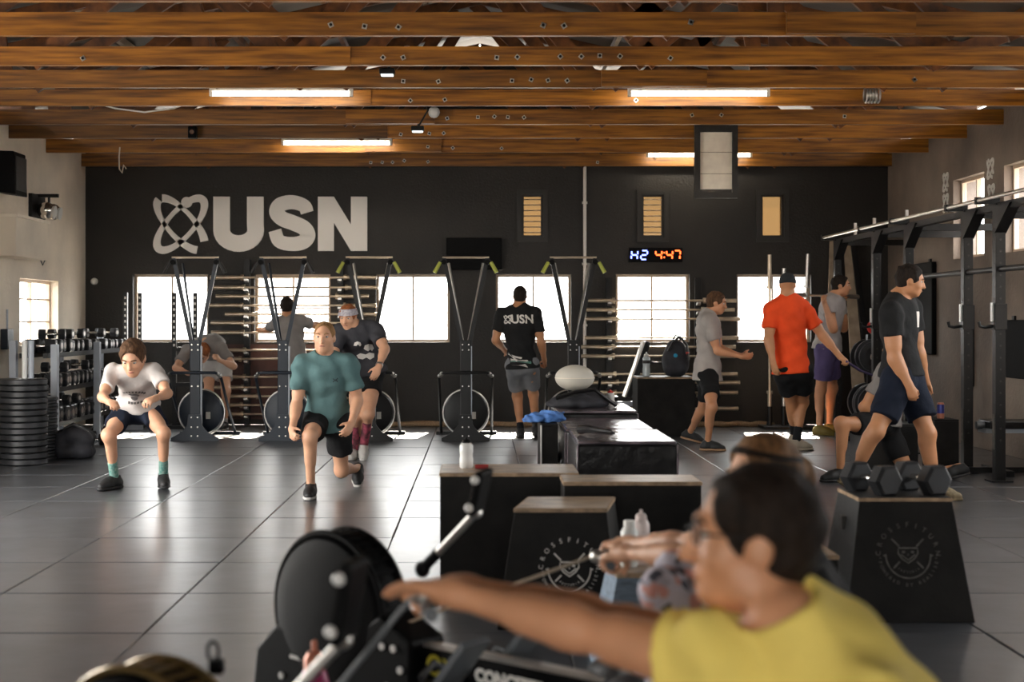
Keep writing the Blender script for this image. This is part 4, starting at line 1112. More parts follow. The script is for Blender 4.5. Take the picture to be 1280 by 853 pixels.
# bumper plates in stacks
def plate(label, group, loc, r, th, proto={}):
    key = (r, th)
    if key in proto: return dup(proto[key], loc, random.uniform(0, 3), label, group)
    t = thing('bumper_plate', label, 'weight plate', loc, 0, group)
    MB().lathe([(.026,.004), (r*.55,.004), (r*.60,0), (r*.94,0), (r,th*.16), (r,th*.84), (r*.94,th), (r*.60,th), (r*.55,th-.006), (.026,th-.006), (.026,.004)], 40).build('rubber_disc', 'plate_rubber', t)
    MB().lathe([(.026,.003), (.06,.003), (.06,th-.004), (.026,th-.004), (.026,.003)], 20).build('hub', 'steel', t)
    proto[key] = t; return t
c = G(29, 580); z = 0.0
for i in range(14): plate('thick black bumper plate, %s from the floor in the tall stack' % ORD[i], 'plates in the tall stack', (c.x+random.uniform(-.006,.006), c.y+random.uniform(-.006,.006), z), .225, .057); z += .058
zt = z; c2 = c
c = Vector((-4.37, 13.88, 0)); z = 0.0
for i in range(20): plate('thin black plate, %s from the floor in the narrower rear stack' % ORD[i], 'plates in the narrow stack', (c.x+random.uniform(-.008,.008), c.y+.12, z), .205, .030); z += .0305
for k, (px, m, lab) in enumerate(((30, 'bottle', 'white foam roller standing on the plate stack'), (38, 'grey_metal', 'grey foam roller standing on the plate stack'))):
    t = thing('foam_roller', lab, 'foam roller', ((px-VX)*c2.y/F, c2.y+.02, zt))
    MB().tube([(0,0,0), (0,0,.36)], .026, 16).build('foam_body', m, t); MB().tube([(0,0,.36), (0,0,.365)], .012, 10).build('core', 'black_rubber', t)

def bag(name, label, cat, loc, prims, m, vox=.012, noise=(.006, 22)):
    t = thing(name, label, cat, loc); S = Sdf()
    for c_, r_ in prims: S.ell(V(*c_), V(*r_), None, .035)
    S.noise(*noise); S.cut(V(0,0,0.002), V(0,0,-1)); v, f = S.mesh(vox); np_obj('body', v, f, m, t, (0,0,0)); return t
c = G(89, 574)
t = bag('duffel_bag', 'black duffel bag slumped on the floor beside the plate stacks', 'bag', (c.x, c.y+.1, 0), tuple(((x, y, zz), (.10, .09, .095 if zz > .1 else .085)) for x in (-.10, 0, .10) for y in (-.06, .06) for zz in (.075, .19 if x else .235)), 'bag')
MB().tube([(-.1,-.10,.22), (-.06,-.12,.30), (.02,-.1,.345), (.09,-.08,.30), (.12,-.1,.2)], .014, 8).build('strap', 'black_rubber', t)
MB().tube([(-.14,-.02,.24), (0,.0,.325), (.14,0,.26)], .006, 6).build('zip', 'steel', t)
# ---------------------------------------------------------------- plyometric boxes
def plyo(label, x0, x1, y0, y1, h, side='black_ply', top='worn_ply', taper=0.0, skew=0.0, logo=None, group=None, edge='edge_ply', th=.018, hole=False, name='plyo_box', flank=None):
    """four side panels and a lid, tapering towards the top; x0..x1 and y0..y1 at the top"""
    cx, cy = (x0+x1)/2, (y0+y1)/2; hw, hd = (x1-x0)/2, (y1-y0)/2
    t = thing(name, label, 'box', (cx, cy, 0), 0, group)
    def pt(sx, sy, z, ins=0.0):
        e = taper*(h-z); y = sy*(hd+e-ins); return Vector((sx*(hw+e-ins)+skew*y, y, z))
    def panel(nm, m, a, b, ia):
        (ax, ay), (bx_, by) = a, b; hh = h-th
        p = [pt(ax, ay, 0), pt(bx_, by, 0), pt(bx_, by, 0, th), pt(ax, ay, 0, th), pt(ax, ay, hh), pt(bx_, by, hh), pt(bx_, by, hh, th), pt(ax, ay, hh, th)]
        return MB().hexa(p).build(nm, m, t, smooth=False, bevel=.004)
    f = panel('front_panel', side, (-1,-1), (1,-1), 0); panel('back_panel', side, (1,1), (-1,1), 0)
    l_ = panel('side_panel', flank or side, (-1,1), (-1,-1), 0); panel('side_panel', flank or side, (1,-1), (1,1), 0)
    lid = [pt(-1,-1,h-th), pt(1,-1,h-th), pt(1,1,h-th), pt(-1,1,h-th), pt(-1,-1,h), pt(1,-1,h), pt(1,1,h), pt(-1,1,h)]
    MB().hexa(lid).build('lid', top, t, smooth=False, bevel=.004)
    if edge:
        mb = MB()
        for a, b in (((-1,-1),(1,-1)), ((1,-1),(1,1)), ((-1,1),(-1,-1))):
            mb.bar(pt(*a, h-th*.6)*1.0006, pt(*b, h-th*.6)*1.0006, .008, th*.9)
        mb.build('raw_edge', edge, t, smooth=False)
    if hole:
        mb = MB(); mb.box((-hw-taper*.14-.004, 0, h-.14), (.03, .05, .06)); mb.build('hand_slot', 'frame_dark', t, smooth=False)
    if logo:
        m, cz, sc = logo
        e = taper
        def fr(u, v, w):
            z = cz+v; return Vector((u, -(hd+taper*(h-z))-.0015-w, z))
        emblem(t, fr, sc, m)
    return t
def emblem(t, fr, s, m):
    """round gym emblem: ring text, half ring, crossed bars and a skull outline"""
    mb = MB(); strip([(.70*s*math.cos(a), .70*s*math.sin(a)) for a in np.linspace(PI*.985, PI*2.015, 40)], .045*s, fr, 0, .001, mb)
    for x in (-1, 1): strip([(x*.70*s, -.03*s), (x*.78*s, -.0*s)], .04*s, fr, 0, .001, mb)
    for x in (-1, 1):
        strip([(x*.50*s, .50*s), (x*.27*s, .27*s)], .05*s, fr, 0, .001, mb); strip([(x*.27*s, -.2*s), (x*.47*s, -.40*s)], .05*s, fr, 0, .001, mb)
    sk = [(-.30,.22), (.30,.22), (.31,.06), (.20,-.10), (.0,-.24), (-.20,-.10), (-.31,.06)]
    strip([(a*s, b*s) for a, b in sk], .045*s, fr, 0, .001, mb, True)
    sk2 = [(-.22,.02), (-.12,-.06), (0,-.15), (.12,-.06), (.22,.02)]
    strip([(a*s, b*s) for a, b in sk2], .04*s, fr, 0, .001, mb)
    for x in (-1, 1): mb.prism([((x*.14+.055*math.cos(a*PI/5))*s, (.10+.04*math.sin(a*PI/5))*s) for a in range(10)], 0, .001, fr)
    mb.prism([(-.03*s,.0), (.03*s,.0), (0,.05*s)], 0, .001, fr)
    def ring(txt, r, size, a0, a1, inward):
        n = len(txt)
        for i, ch in enumerate(txt):
            if ch == ' ': continue
            a = a0+(a1-a0)*i/(n-1); vs, fs = text_mesh(ch, size*s)
            ph = a-PI/2 if not inward else a+PI/2; c, q = math.cos(ph), math.sin(ph)
            mb.add([fr(r*s*math.cos(a)+v.x*c-v.y*q, r*s*math.sin(a)+v.x*q+v.y*c, 0) for v in vs], fs)
    ring('CROSSFITURN', .93, .22, PI*.98, PI*.02, False)
    ring('*POWERED BY REALISE*', .91, .15, PI*1.03, PI*1.97, True)
    ring('PRETORIA', .52, .10, PI*1.30, PI*1.70, True)
    o = mb.build('gym_emblem', m, t, smooth=False); o['kind'] = 'stuff'; return o

plyo('large black plywood box with worn wooden top holding a white bottle', (550-VX)*7.34/F, (723-VX)*7.34/F, 7.36, 7.82, .577)
plyo('low black box standing just behind the emblem box', (705-VX)*7.0/F, (876-VX)*7.0/F, 6.98, 7.30, .575)
plyo('tapered black box with round white emblem beside the rowing woman', .193, .60, 6.34, 6.76, .53, taper=.13, skew=.18, logo=('print_white', .265, .135), edge='edge_ply')
plyo('tapered black box with faint emblem carrying two dumbbells', 1.735, 2.155, 6.5, 6.88, .558, side='black_ply', flank='grey_ply', top='grey_ply', taper=.145, logo=('print_dim', .30, .145), hole=True)
plyo('small low black box with bare wood lid beside the dumbbell box', 1.10, 1.50, 5.95, 6.30, .385, taper=.0)
plyo('blue-grey wooden box with pale lid beside the rowing woman, holding two bottles', (768-VX)*5.55/F, (880-VX)*5.55/F, 5.42, 5.80, .405, side='blue_ply', top='worn_ply', taper=.20)
# soft boxes in a row
def soft(label, x0, x1, y0, y1, h):
    t = thing('foam_box', label, 'box', ((x0+x1)/2, (y0+y1)/2, 0), 0, 'row of vinyl foam boxes'); w_, d_ = x1-x0, y1-y0
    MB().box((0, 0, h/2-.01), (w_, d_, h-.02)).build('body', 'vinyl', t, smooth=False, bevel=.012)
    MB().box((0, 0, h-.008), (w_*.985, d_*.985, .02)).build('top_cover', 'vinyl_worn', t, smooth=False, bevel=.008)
    for sx in (-1, 1):
        for sy in (-1, 1): MB().cyl((sx*w_/2, sy*d_/2, .01), (sx*w_/2, sy*d_/2, h-.02), .006, .006, 6).build('corner_piping', 'vinyl_worn', t)
    for i in (-1, 1): MB().tube([(-w_/2-.004, i*.2-.09, h*.62), (-w_/2-.02, i*.2-.05, h*.5), (-w_/2-.02, i*.2+.05, h*.5), (-w_/2-.004, i*.2+.09, h*.62)], .010, 6).build('strap_handle', 'black_rubber', t)
    return t
soft('black vinyl foam box at the front of the row, behind the emblem box', .60, 1.215, 8.74, 9.70, .62)
soft('black vinyl foam box in the middle of the row', .585, 1.20, 9.74, 10.93, .62)
soft('black vinyl foam box at the back of the row, under the black bag', .60, 1.22, 10.97, 12.0, .665)
c = P(752, 548, 9.0)
o = MB().tube([(-.10,.12,.0), (-.06,.06,.01), (0,-.02,.006), (.06,-.10,.005), (.09,-.17,.002)], [.03,.026,.02,.016,.012], 8).build('black_strap', 'vinyl', None, loc=(c.x-.02, 9.12, .655)); tag(o, 'black strap lying on the front vinyl box', 'strap')
t = plyo('narrow black box with a blue cloth on top beside the vinyl boxes', .435, .555, 10.1, 10.75, .63, edge=None, top='black_ply', name='narrow_box')
MB().box((-.062, -.325, .31), (.012, .012, .62)).build('corner_edge', 'steel', t, smooth=False)
S = Sdf(); S.ell(V(0,0,.03), V(.14,.12,.035), None, .03); S.ell(V(.05,-.05,.045), V(.08,.09,.03), None, .03); S.ell(V(-.07,-.04,.02), V(.09,.08,.04), None, .03); S.noise(.012, 60); S.cut(V(0,0,.002), V(0,0,-1))
v, f = S.mesh(.009); o = np_obj('blue_cloth', v, f, 'blue', None, (0,0,0)); o.location = (.475, 10.32, .63); tag(o, 'crumpled blue cloth on the narrow black box', 'cloth')
c = P(726, 508, 11.4)
t = bag('black_bag', 'black folded gym bag on the rearmost vinyl box', 'bag', (c.x, 11.45, .666), (((0,0,.04),(.23,.2,.07)), ((.07,0,.07),(.14,.12,.075)), ((-.17,.0,.03),(.1,.1,.05))), 'bag', .011, (.007, 40))
MB().tube([(-.2,-.12,.08), (-.05,-.16,.13), (.1,-.15,.15), (.22,-.1,.06), (.28,-.05,.02)], .016, 8).build('strap', 'vinyl', t)
c = P(718.5, 472.5, 11.5)
t = thing('medicine_ball', 'cream oval ball resting on the black gym bag', 'ball', (c.x, 11.5, c.z-.105))
MB().ell((0,0,.105), (.16,.15,.105), 28, 18).build('skin', 'ball', t); MB().tube([(.161*math.cos(a*PI/16), .151*math.sin(a*PI/16), .105) for a in range(32)], .0022, 5, closed=True).build('seam', 'cream_panel', t)

def bottle(label, loc, r, h, m, capm, name='bottle', nozzle=True, band=None):
    t = thing(name, label, 'bottle', loc)
    MB().lathe([(r*.85,0), (r,.008), (r,h*.30), (r*.93,h*.36), (r*.93,h*.46), (r,h*.52), (r,h*.72), (r*.75,h*.80), (r*.5,h*.83)], 20).build('body', m, t)
    MB().lathe([(r*.66,h*.80), (r*.66,h*.88), (r*.45,h*.92), (r*.2,h*.93), (r*.2,h*.985), (.002,h)] if nozzle else [(r*.66,h*.80), (r*.66,h*.95), (.002,h*.955)], 16).build('cap', capm, t)
    if band: MB().lathe([(r*1.012,h*.53), (r*1.012,h*.66)], 20).build('label_band', band, t)
    return t
c = P(583, 588, 7.62); bottle('white sports bottle with black cap on the large black box', (c.x, 7.6, .578), .036, .165, 'bottle', 'plastic_black', nozzle=True)
o = MB().tube([(0,0,.012), (.07,.0,.012)], .012, 10).build('red_marker', 'red_dark', None, loc=(P(594,587,7.6).x, 7.55, .578)); tag(o, 'short red marker lying beside the white bottle', 'marker')
bottle('pale pink squeeze bottle standing on the blue-grey box', (P(802,700,5.6).x, 5.62, .406), .034, .215, 'bottle_pink', 'bottle_pink')
bottle('clear white bottle standing beside the pink one on the blue-grey box', (P(785,700,5.6).x, 5.55, .406), .034, .19, 'bottle', 'bottle', nozzle=False)
bottle('small bottle with a red cap on the rearmost vinyl box', (P(763,500,11.6).x, 11.6, .666), .036, .135, 'bottle', 'red', nozzle=True)

# backpack box and what stands on it
xa, xb = (797-VX)*16.6/F, (869-VX)*16.6/F
plyo('tall black box under the backpack and clear bottle', xa, xb, 16.6, 17.15, .70, top='grey_ply', edge='edge_ply')
bottle('clear water bottle standing on the backpack box', (P(808,470,16.8).x, 16.8, .701), .045, .29, 'bottle_clear', 'bottle', band='frame_dark')
t = bag('backpack', 'dark backpack standing on the tall black box', 'backpack', (P(845,470,16.8).x, 16.85, .701), (((0,0,.18),(.16,.12,.22)), ((0,-.04,.12),(.14,.12,.13)), ((.01,0,.34),(.10,.09,.09))), 'bag', .013)
MB().tube([(-.10,-.11,.30), (-.05,-.12,.40), (.04,-.1,.47), (.12,-.1,.38), (.14,-.12,.2)], .016, 8).build('strap', 'black_rubber', t); MB().tube([(-.03,.0,.42), (0,.0,.49), (.05,0,.46), (.06,0,.42)], .012, 8).build('grab_loop', 'black_rubber', t)
MB().ell((-.02,-.16,.25), (.025,.012,.025), 10, 6).build('blue_badge', mat('cyan_badge', (.02,.30,.50), .5), t); MB().ell((.13,-.10,.28), (.02,.03,.025), 8, 6).build('red_tag', 'red', t)
# incline bench behind it
t = thing('incline_bench', 'incline bench with black back pad leaning up beside the backpack box', 'bench', (P(797,470,17.6).x, 17.6, 0))
MB().bar((-.12,0,.42), (.12,.0,1.10), .26, .07, (1,0,0)).build('back_pad', 'vinyl', t, smooth=False, bevel=.01); MB().bar((-.17,0,.42), (.07,0,1.10), .28, .02, (1,0,0)).build('pad_backing', 'white', t, smooth=False)
MB().bar((-.25,0,.40), (-.55,0,.42), .26, .06).build('seat_pad', 'vinyl', t, smooth=False, bevel=.01)
MB().bar((-.6,0,.33), (.30,0,.33), .06, .06).build('spine', 'grey_metal', t, smooth=False)
for x in (-.55, .28): MB().box((x,0,.16), (.05,.05,.32)).build('leg', 'grey_metal', t, smooth=False); MB().box((x,0,.02), (.06,.45,.04)).build('foot', 'black_metal', t, smooth=False)
MB().bar((.06,.0,.85), (.62,.0,.80), .03, .03).build('support_strut', 'black_metal', t, smooth=False)
MB().bar((.62,0,.80), (.28,0,.33), .03, .03).build('support_strut', 'black_metal', t, smooth=False)
# ---------------------------------------------------------------- squat rig on the right
XG = 4.40; ZT = 2.36
t = thing('squat_rig', 'long black steel squat rig with pull-up bars along the bare wall', 'rig', (XG, 14.0, 0))
UY = (12.06, 12.85, 14.6, 15.8, 17.5)
for y in UY:
    u = MB().box((0, y-14, ZT/2), (.085, .085, ZT)).build('upright', 'black_metal', t, smooth=False, bevel=.004)
    MB().box((0, y-14, .006), (.18, .18, .012)).build('foot_plate', 'black_metal', t, smooth=False)
    mb = MB()
    for z in np.arange(.35, ZT-.1, .10): mb.cyl((-.0445, y-14, z), (-.042, y-14, z), .011, .011, 8)
    for z in np.arange(.35, ZT-.1, .10): mb.cyl((0, y-14-.0445, z), (0, y-14-.042, z), .009, .009, 8)
    mb.build('hole_row', 'frame_dark', u, smooth=False)['kind'] = 'stuff'
    MB().box((-.0445, y-14, .42), (.003, .05, .30)).build('brand_strip', 'print_dim', u, smooth=False)
    MB().bar((0, y-14, ZT-.04), (XR-XG, y-14, ZT-.04), .07, .07).build('wall_arm', 'black_metal', t, smooth=False)
    MB().add([(-.05,y-14-.03,ZT-.02), (-.05,y-14-.38,ZT-.02), (-.05,y-14-.03,ZT-.26), (.05,y-14-.03,ZT-.02), (.05,y-14-.38,ZT-.02), (.05,y-14-.03,ZT-.26)], [(0,1,2), (5,4,3), (0,3,4,1), (1,4,5,2), (2,5,3,0)]).build('gusset', 'black_metal', t, smooth=False)
for a, b in zip((11.0,)+UY[:-1], UY):
    MB().bar((0, a-14+.04, ZT-.03), (0, b-14-.04, ZT-.03), .06, .06).build('top_beam', 'black_metal', t, smooth=False)
    MB().cyl((-.18, a-14, ZT+.02), (-.18, b-14, ZT+.02), .017, .017, 10).build('pull_up_bar', 'steel', t)
    MB().bar((0, b-14, ZT+.02), (-.20, b-14, ZT+.02), .05, .06).build('bar_bracket', 'black_metal', t, smooth=False)
MB().cyl((0, 11.0-14, 1.80), (0, 12.85-14, 1.80), .026, .026, 10).build('spotter_bar', 'black_metal', t)
MB().cyl((0, 12.85-14, 1.80), (0, 14.6-14, 1.80), .026, .026, 10).build('spotter_bar', 'black_metal', t)
for y in (12.06, 12.85, 14.6, 15.8):
    z = 1.37-(8)*y/F
    j = MB().box((-.0, y-14, z+.08), (.105, .105, .22)).build('j_cup', 'black_metal', t, smooth=False, bevel=.004)
    MB().tube([(-.05,y-14,z), (-.12,y-14,z-.01), (-.16,y-14,z+.0), (-.17,y-14,z+.04)], .014, 8).build('cup_lip', 'black_metal', j); MB().box((-.058, y-14, z+.12), (.012, .05, .16)).build('cup_liner', 'bottle', j, smooth=False)
# stub uprights standing above the beam at the far end
for y in (14.6, 15.8, 16.6): MB().box((-.02, y-14, ZT+.07), (.03, .03, .14)).build('bar_stub', 'steel', t, smooth=False)

# flat bench by the right wall
c = G(1290, 577)
t = thing('flat_bench', 'flat weight bench with black pad between the rig and the bare wall', 'bench', (4.90, 12.70, 0))
MB().box((0, 0, .44), (.80, .30, .07)).build('pad', 'vinyl', t, smooth=False, bevel=.012); MB().box((0, 0, .385), (.84, .20, .04)).build('pad_frame', 'grey_metal', t, smooth=False)
MB().cyl((-.47, 0, .43), (-.36, 0, .43), .035, .035, 12).build('roller_end', 'plastic_grey', t)
for x in (-.28, .28): MB().box((x, 0, .20), (.06, .06, .34)).build('leg', 'black_metal', t, smooth=False); MB().box((x, 0, .025), (.07, .62, .05)).build('foot', 'black_metal', t, smooth=False)
MB().box((-.05, 0, .03), (1.0, .06, .05)).build('floor_bar', 'black_metal', t, smooth=False)

# boxes near the lunging person
x0, x1 = (1080-VX)*12.9/F, (1150-VX)*12.9/F
plyo('black box with grey side behind the person in the split lunge', x0, x1, 12.95, 13.4, .42, side='grey_ply', top='grey_ply', edge=None)
plyo('black box carrying a blue drinks can beside the rig', (1164-VX)*12.5/F, (1194-VX)*12.5/F, 12.4, 12.75, .50, top='black_ply', edge=None)
c = P(1173.5, 519, 12.55)
t = thing('drinks_can', 'blue and orange drinks can on the black box by the rig', 'can', (c.x, 12.5, .501))
MB().lathe([(.026,0), (.031,.006), (.031,.048)], 18).build('lower_body', 'can_orange', t); MB().lathe([(.0311,.048), (.0311,.125)], 18).build('upper_body', 'can_blue', t); MB().lathe([(.031,.125), (.026,.138), (.026,.142), (.002,.140)], 18).build('rim', 'can_orange', t)

# dumbbells on the tapered box
hz = .558
for k, (ha, hb, lab) in enumerate((((1.90, 6.55), (1.80, 6.78), 'left of the two big hex dumbbells on the tapered box'), ((2.13, 6.57), (2.05, 6.80), 'right of the two big hex dumbbells on the tapered box'))):
    a = Vector((ha[0]-.02, ha[1], 0)); b = Vector((hb[0]-.02, hb[1], 0)); d = (b-a); m_ = (a+b)/2
    r = .078
    t = thing('big_dumbbell', ('black hex dumbbell on the tapered box, nearer its hand slot' if k == 0 else 'black hex dumbbell with pale lettering on the tapered box, away from its hand slot'), 'dumbbell', (m_.x, m_.y, hz+r*.87+.001), math.atan2(d.y, d.x))
    MB().tube([(-.075,0,0), (-.03,0,0), (0,0,0), (.03,0,0), (.075,0,0)], [.014,.017,.019,.017,.014], 12).build('handle', 'chrome', t)
    for s_ in (-1, 1):
        q = hexp if s_ > 0 else hexp[::-1]; L = .085
        lay = [(.84, .06), (1.0, .074), (1.0, .06+L-.014), (.82, .06+L)]
        R6 = q
        vs_ = [(s_*w_, x*r*k_2, y*r*k_2) for k_2, w_ in lay for x, y in R6]
        fs2 = [tuple(range(5, -1, -1)), tuple(range(18, 24))]+[(l*6+i, l*6+(i+1) % 6, (l+1)*6+(i+1) % 6, (l+1)*6+i) for l in range(3) for i in range(6)]
        h = MB().add(vs_, fs2).build('head', 'plate_rubber', t, smooth=False)
        if k == 1:
            MB().box((s_*(.06+L*.5), -r*.30, r*.84), (.05, .022, .003)).build('weight_marking', 'print_dim', h, smooth=False)

# plate tree, kettlebell and leaning board in the far right corner
yy = 16.3; c = P(1088, 470, yy)
t = thing('plate_tree', 'black plate storage tree in the dark corner by the rig', 'plate rack', (c.x, yy, 0))
MB().box((0, 0, .6), (.08, .08, 1.2)).build('post', 'black_metal', t, smooth=False); MB().box((0, 0, .03), (.7, .5, .06)).build('base', 'black_metal', t, smooth=False)
for z in (.42, .95):
    for s_ in (-1, 1): MB().cyl((0, 0, z), (0, s_*.28, z), .025, .025, 10).build('peg', 'steel', t)
R = Matrix.Rotation(PI/2, 3, 'X')
for i, (z, y, r) in enumerate(((.42, -.08, .225), (.42, -.15, .225), (.42, -.21, .2), (.95, -.08, .2), (.95, -.15, .17), (.42, .14, .225), (.95, .12, .2))):
    tt = thing('weight_plate', 'black weight plate on the storage tree, ' + ('lower peg, first from the post', 'lower peg, second from the post', 'lower peg, outermost', 'upper peg, first from the post', 'upper peg, outermost', 'lower rear peg', 'upper rear peg')[i], 'weight plate', (c.x, yy+y, z-.0), 0, 'plates on the storage tree')
    MB().lathe([(.027,-.022), (r*.6,-.022), (r*.65,-.028), (r,-.024), (r,.024), (r*.65,.028), (r*.6,.022), (.027,.022), (.027,-.022)], 32, (0,0,0), R).build('disc', 'plate_rubber', tt); MB().lathe([(.027,-.024), (.05,-.024), (.05,.024), (.027,.024), (.027,-.024)], 16, (0,0,0), R).build('hub', 'steel', tt)
c = P(1092, 440, 16.0)
t = thing('red_ball', 'red slam ball sitting on top of the plate tree', 'ball', (P(1093,430,yy).x, yy, 1.2)); MB().ell((0,0,.085), (.085,.085,.085), 18, 12).build('skin', 'red', t); MB().cyl((.0,-.083,.085), (0,-.087,.085), .02, .02, 10).build('valve', 'frame_dark', t)
yy = 18.2; xa, xb = (1040-VX)*yy/F, (1077-VX)*yy/F; zt = CH-(300-VY)*yy/F
t = thing('leaning_board', 'tall pale tapering boards leaning in the back corner behind the rig', 'board', ((xa+xb)/2, yy, 0))
for s_ in (-1, 1): MB().hexa([(s_*.19-.09,-.0,0), (s_*.19+.09,0,0), (s_*.19+.09,.03,0), (s_*.19-.09,.03,0), (s_*.09-.05,.30,zt), (s_*.09+.05,.30,zt), (s_*.09+.05,.33,zt), (s_*.09-.05,.33,zt)]).build('board', 'pale_board', t, smooth=False)
MB().hexa([(.32,-.1,0), (.42,-.1,0), (.42,-.05,0), (.32,-.05,0), (.12,.28,zt), (.18,.28,zt), (.18,.32,zt), (.12,.32,zt)]).build('strut', 'black_metal', t, smooth=False)
# ---------------------------------------------------------------- the people
def CR(x0, y0, x1, y1, wpx): return (x0, y0, wpx/(x1-x0))
M['c_white'] = cloth('white_cotton', (0.56, 0.52, 0.50)); M['c_navy'] = cloth('navy_cloth', (0.009, 0.013, 0.026)); M['c_black'] = cloth('black_cloth', (0.012, 0.012, 0.013))
M['c_black2'] = cloth('black_tee', (0.016, 0.016, 0.017)); M['c_grey'] = cloth('grey_marl', (0.40, 0.365, 0.34)); M['c_midgrey'] = cloth('mid_grey', (0.24, 0.22, 0.21))
M['c_teal'] = cloth('teal_shirt', (0.095, 0.175, 0.180)); M['c_char'] = cloth('charcoal_tee', (0.050, 0.050, 0.058)); M['c_orange'] = cloth('orange_shirt', (0.86, 0.085, 0.020), var=.08)
M['c_purple'] = cloth('purple_shorts', (0.11, 0.085, 0.20)); M['c_tank'] = cloth('pale_grey_top', (0.42, 0.39, 0.38)); M['c_yellow'] = cloth('yellow_shirt', (0.86, 0.67, 0.17), var=.06)
M['c_greygreen'] = cloth('green_shorts', (0.10, 0.17, 0.15)); M['c_greyshort'] = cloth('grey_shorts', (0.22, 0.225, 0.24)); M['c_grey_light'] = cloth('light_grey_tee', (0.46, 0.44, 0.42))
M['s_teal'] = mat('teal_sock', (0.05, 0.23, 0.20), .8, col2=(0.30, 0.42, 0.36), scale=45); M['s_black'] = cloth('black_sock', (0.012, 0.013, 0.016)); M['s_pink'] = mat('black_pink_sock', (0.02, 0.02, 0.022), .8, col2=(0.55, 0.10, 0.16), scale=14)
M['sh_black'] = mat('black_shoe', (0.012, 0.012, 0.013), .6); M['sh_white'] = mat('white_shoe', (0.55, 0.53, 0.50), .6); M['sh_olive'] = mat('olive_shoe', (0.17, 0.12, 0.015), .6); M['sh_tan'] = mat('tan_shoe', (0.40, 0.34, 0.26), .7); M['sh_khaki'] = mat('khaki_shoe', (0.12, 0.09, 0.05), .7, col2=(0.32, 0.25, 0.14), scale=30)
M['gum'] = mat('gum_sole', (0.34, 0.20, 0.11), .6); M['c_cap'] = cloth('dark_cap', (0.030, 0.034, 0.038))
def floral():
    m = mat('floral_leggings', (0.6, 0.56, 0.62), .8)
    nt = m.node_tree; b = nt.nodes['Principled BSDF']; tc = nt.nodes.new('ShaderNodeTexCoord')
    vo = nt.nodes.new('ShaderNodeTexVoronoi'); vo.inputs['Scale'].default_value = 38; nt.links.new(tc.outputs['Object'], vo.inputs[0])
    rp = nt.nodes.new('ShaderNodeValToRGB'); rp.color_ramp.interpolation = 'CONSTANT'
    e = rp.color_ramp.elements; e[0].color = (.62, .58, .66, 1); e[1].position = .42; e[1].color = (.62, .30, .26, 1)
    for p, c in ((.56, (.60, .56, .64)), (.78, (.06, .06, .08)), (.88, (.45, .42, .50))): x = e.new(p); x.color = (*c, 1)
    sp = nt.nodes.new('ShaderNodeSeparateColor'); nt.links.new(vo.outputs['Color'], sp.inputs[0]); nt.links.new(sp.outputs[0], rp.inputs[0])
    nt.links.new(rp.outputs[0], b.inputs['Base Color']); return m
M['floral'] = floral()
PEOPLE = {}

# man squatting in a white T-shirt
p = Person('man squatting in a white printed T-shirt, navy shorts and teal socks', CR(100,410,310,630,814), dict(
    pelvis=(282,400), hipL=(338,412), hipR=(222,414), kneeL=(404,512,'n'), kneeR=(138,520,'n'), ankleL=(404,722,'f'), ankleR=(168,732,'f'),
    neck=(262,212,'n'), head=(256,142,-.06), shL=(362,212,.0), shR=(160,218,.0), elbowL=(425,318,'n'), elbowR=(108,335,'n'),
    wristL=(362,344,'n'), wristR=(140,360,'n'), tipL=(300,365,'n'), tipR=(185,372,'n')),
    H=1.78, face=(-.05,-.86,-.5), bend=.05, feet={'L': (.28,-1,0), 'R': (-.5,-1,0)}, hands={'L': dict(palm=(-.3,0,-1), curl=.7), 'R': dict(palm=(.3,0,-1), curl=.8)}, hs=1.18, girth=.93, muscle=.94)
p.make('skin_pale', 'c_white', 'c_navy', ('sh_black', 'sh_black'), ('s_teal', .17), 'hair_brown', 'quiff', leglen=.58, hem=.07, loose=.016)
PEOPLE['squat'] = p

# man bent over behind the first ski machine
p = Person('man in a grey T-shirt bent double behind the ski trainer nearest the dumbbells', CR(150,310,330,560,614), dict(
    pelvis=(415,470), hipL=(443,490), hipR=(385,490), kneeL=(452,610,'n'), kneeR=(378,612,'n'), ankleL=(445,750,'f'), ankleR=(372,748,'f'),
    neck=(365,412,'n'), head=(352,448,-.12), shL=(430,430,.0), shR=(285,440,.0), elbowL=(484,505,'n'), elbowR=(238,512,'n'),
    wristL=(422,478,'n'), wristR=(290,535,'n'), tipL=(402,452,'n'), tipR=(335,540,'n')),
    H=1.78, face=(-.15,-.55,-.8), headup=(0,-.8,.4), bend=.10, feet={'L': (-.1,-1,0), 'R': (-.3,-1,0)}, hands={'L': dict(palm=(-1,0,0), curl=.9), 'R': dict(palm=(0,0,-1), curl=.9)})
p.make('skin_pale', 'c_midgrey', 'c_grey_light', ('sh_black', 'sh_white'), ('sh_white', .08), 'hair_ginger', 'short', leglen=.6)
PEOPLE['bent'] = p

# man at the second window, seen from behind
p = Person('man in a grey T-shirt and green shorts with arms spread, facing the window behind', CR(320,360,420,560,426), dict(
    pelvis=(212,395), hipL=(185,410), hipR=(240,410), kneeL=(190,560,'n'), kneeR=(245,560,'n'), ankleL=(195,730,'f'), ankleR=(250,725,'f'),
    neck=(172,165,'f'), head=(164,98,.03), shL=(105,190,.0), shR=(248,178,.0), elbowL=(62,225,'f'), elbowR=(308,200,'f'),
    wristL=(22,222,'f'), wristR=(352,192,'f'), tipL=(6,208,'f'), tipR=(372,188,'f')),
    H=1.68, face=(-.1,.98,-.1), feet={'L': (-.1,1,0), 'R': (.1,1,0)}, hands={'L': dict(palm=(0,0,-1), curl=1.), 'R': dict(palm=(0,0,-1), curl=1.)})
p.make('skin_tan', 'c_midgrey', 'c_greygreen', ('sh_black', 'sh_white'), ('sh_white', .08), 'hair_dark', 'short', leglen=.75, hem=-.05, features=False)
PEOPLE['window'] = p

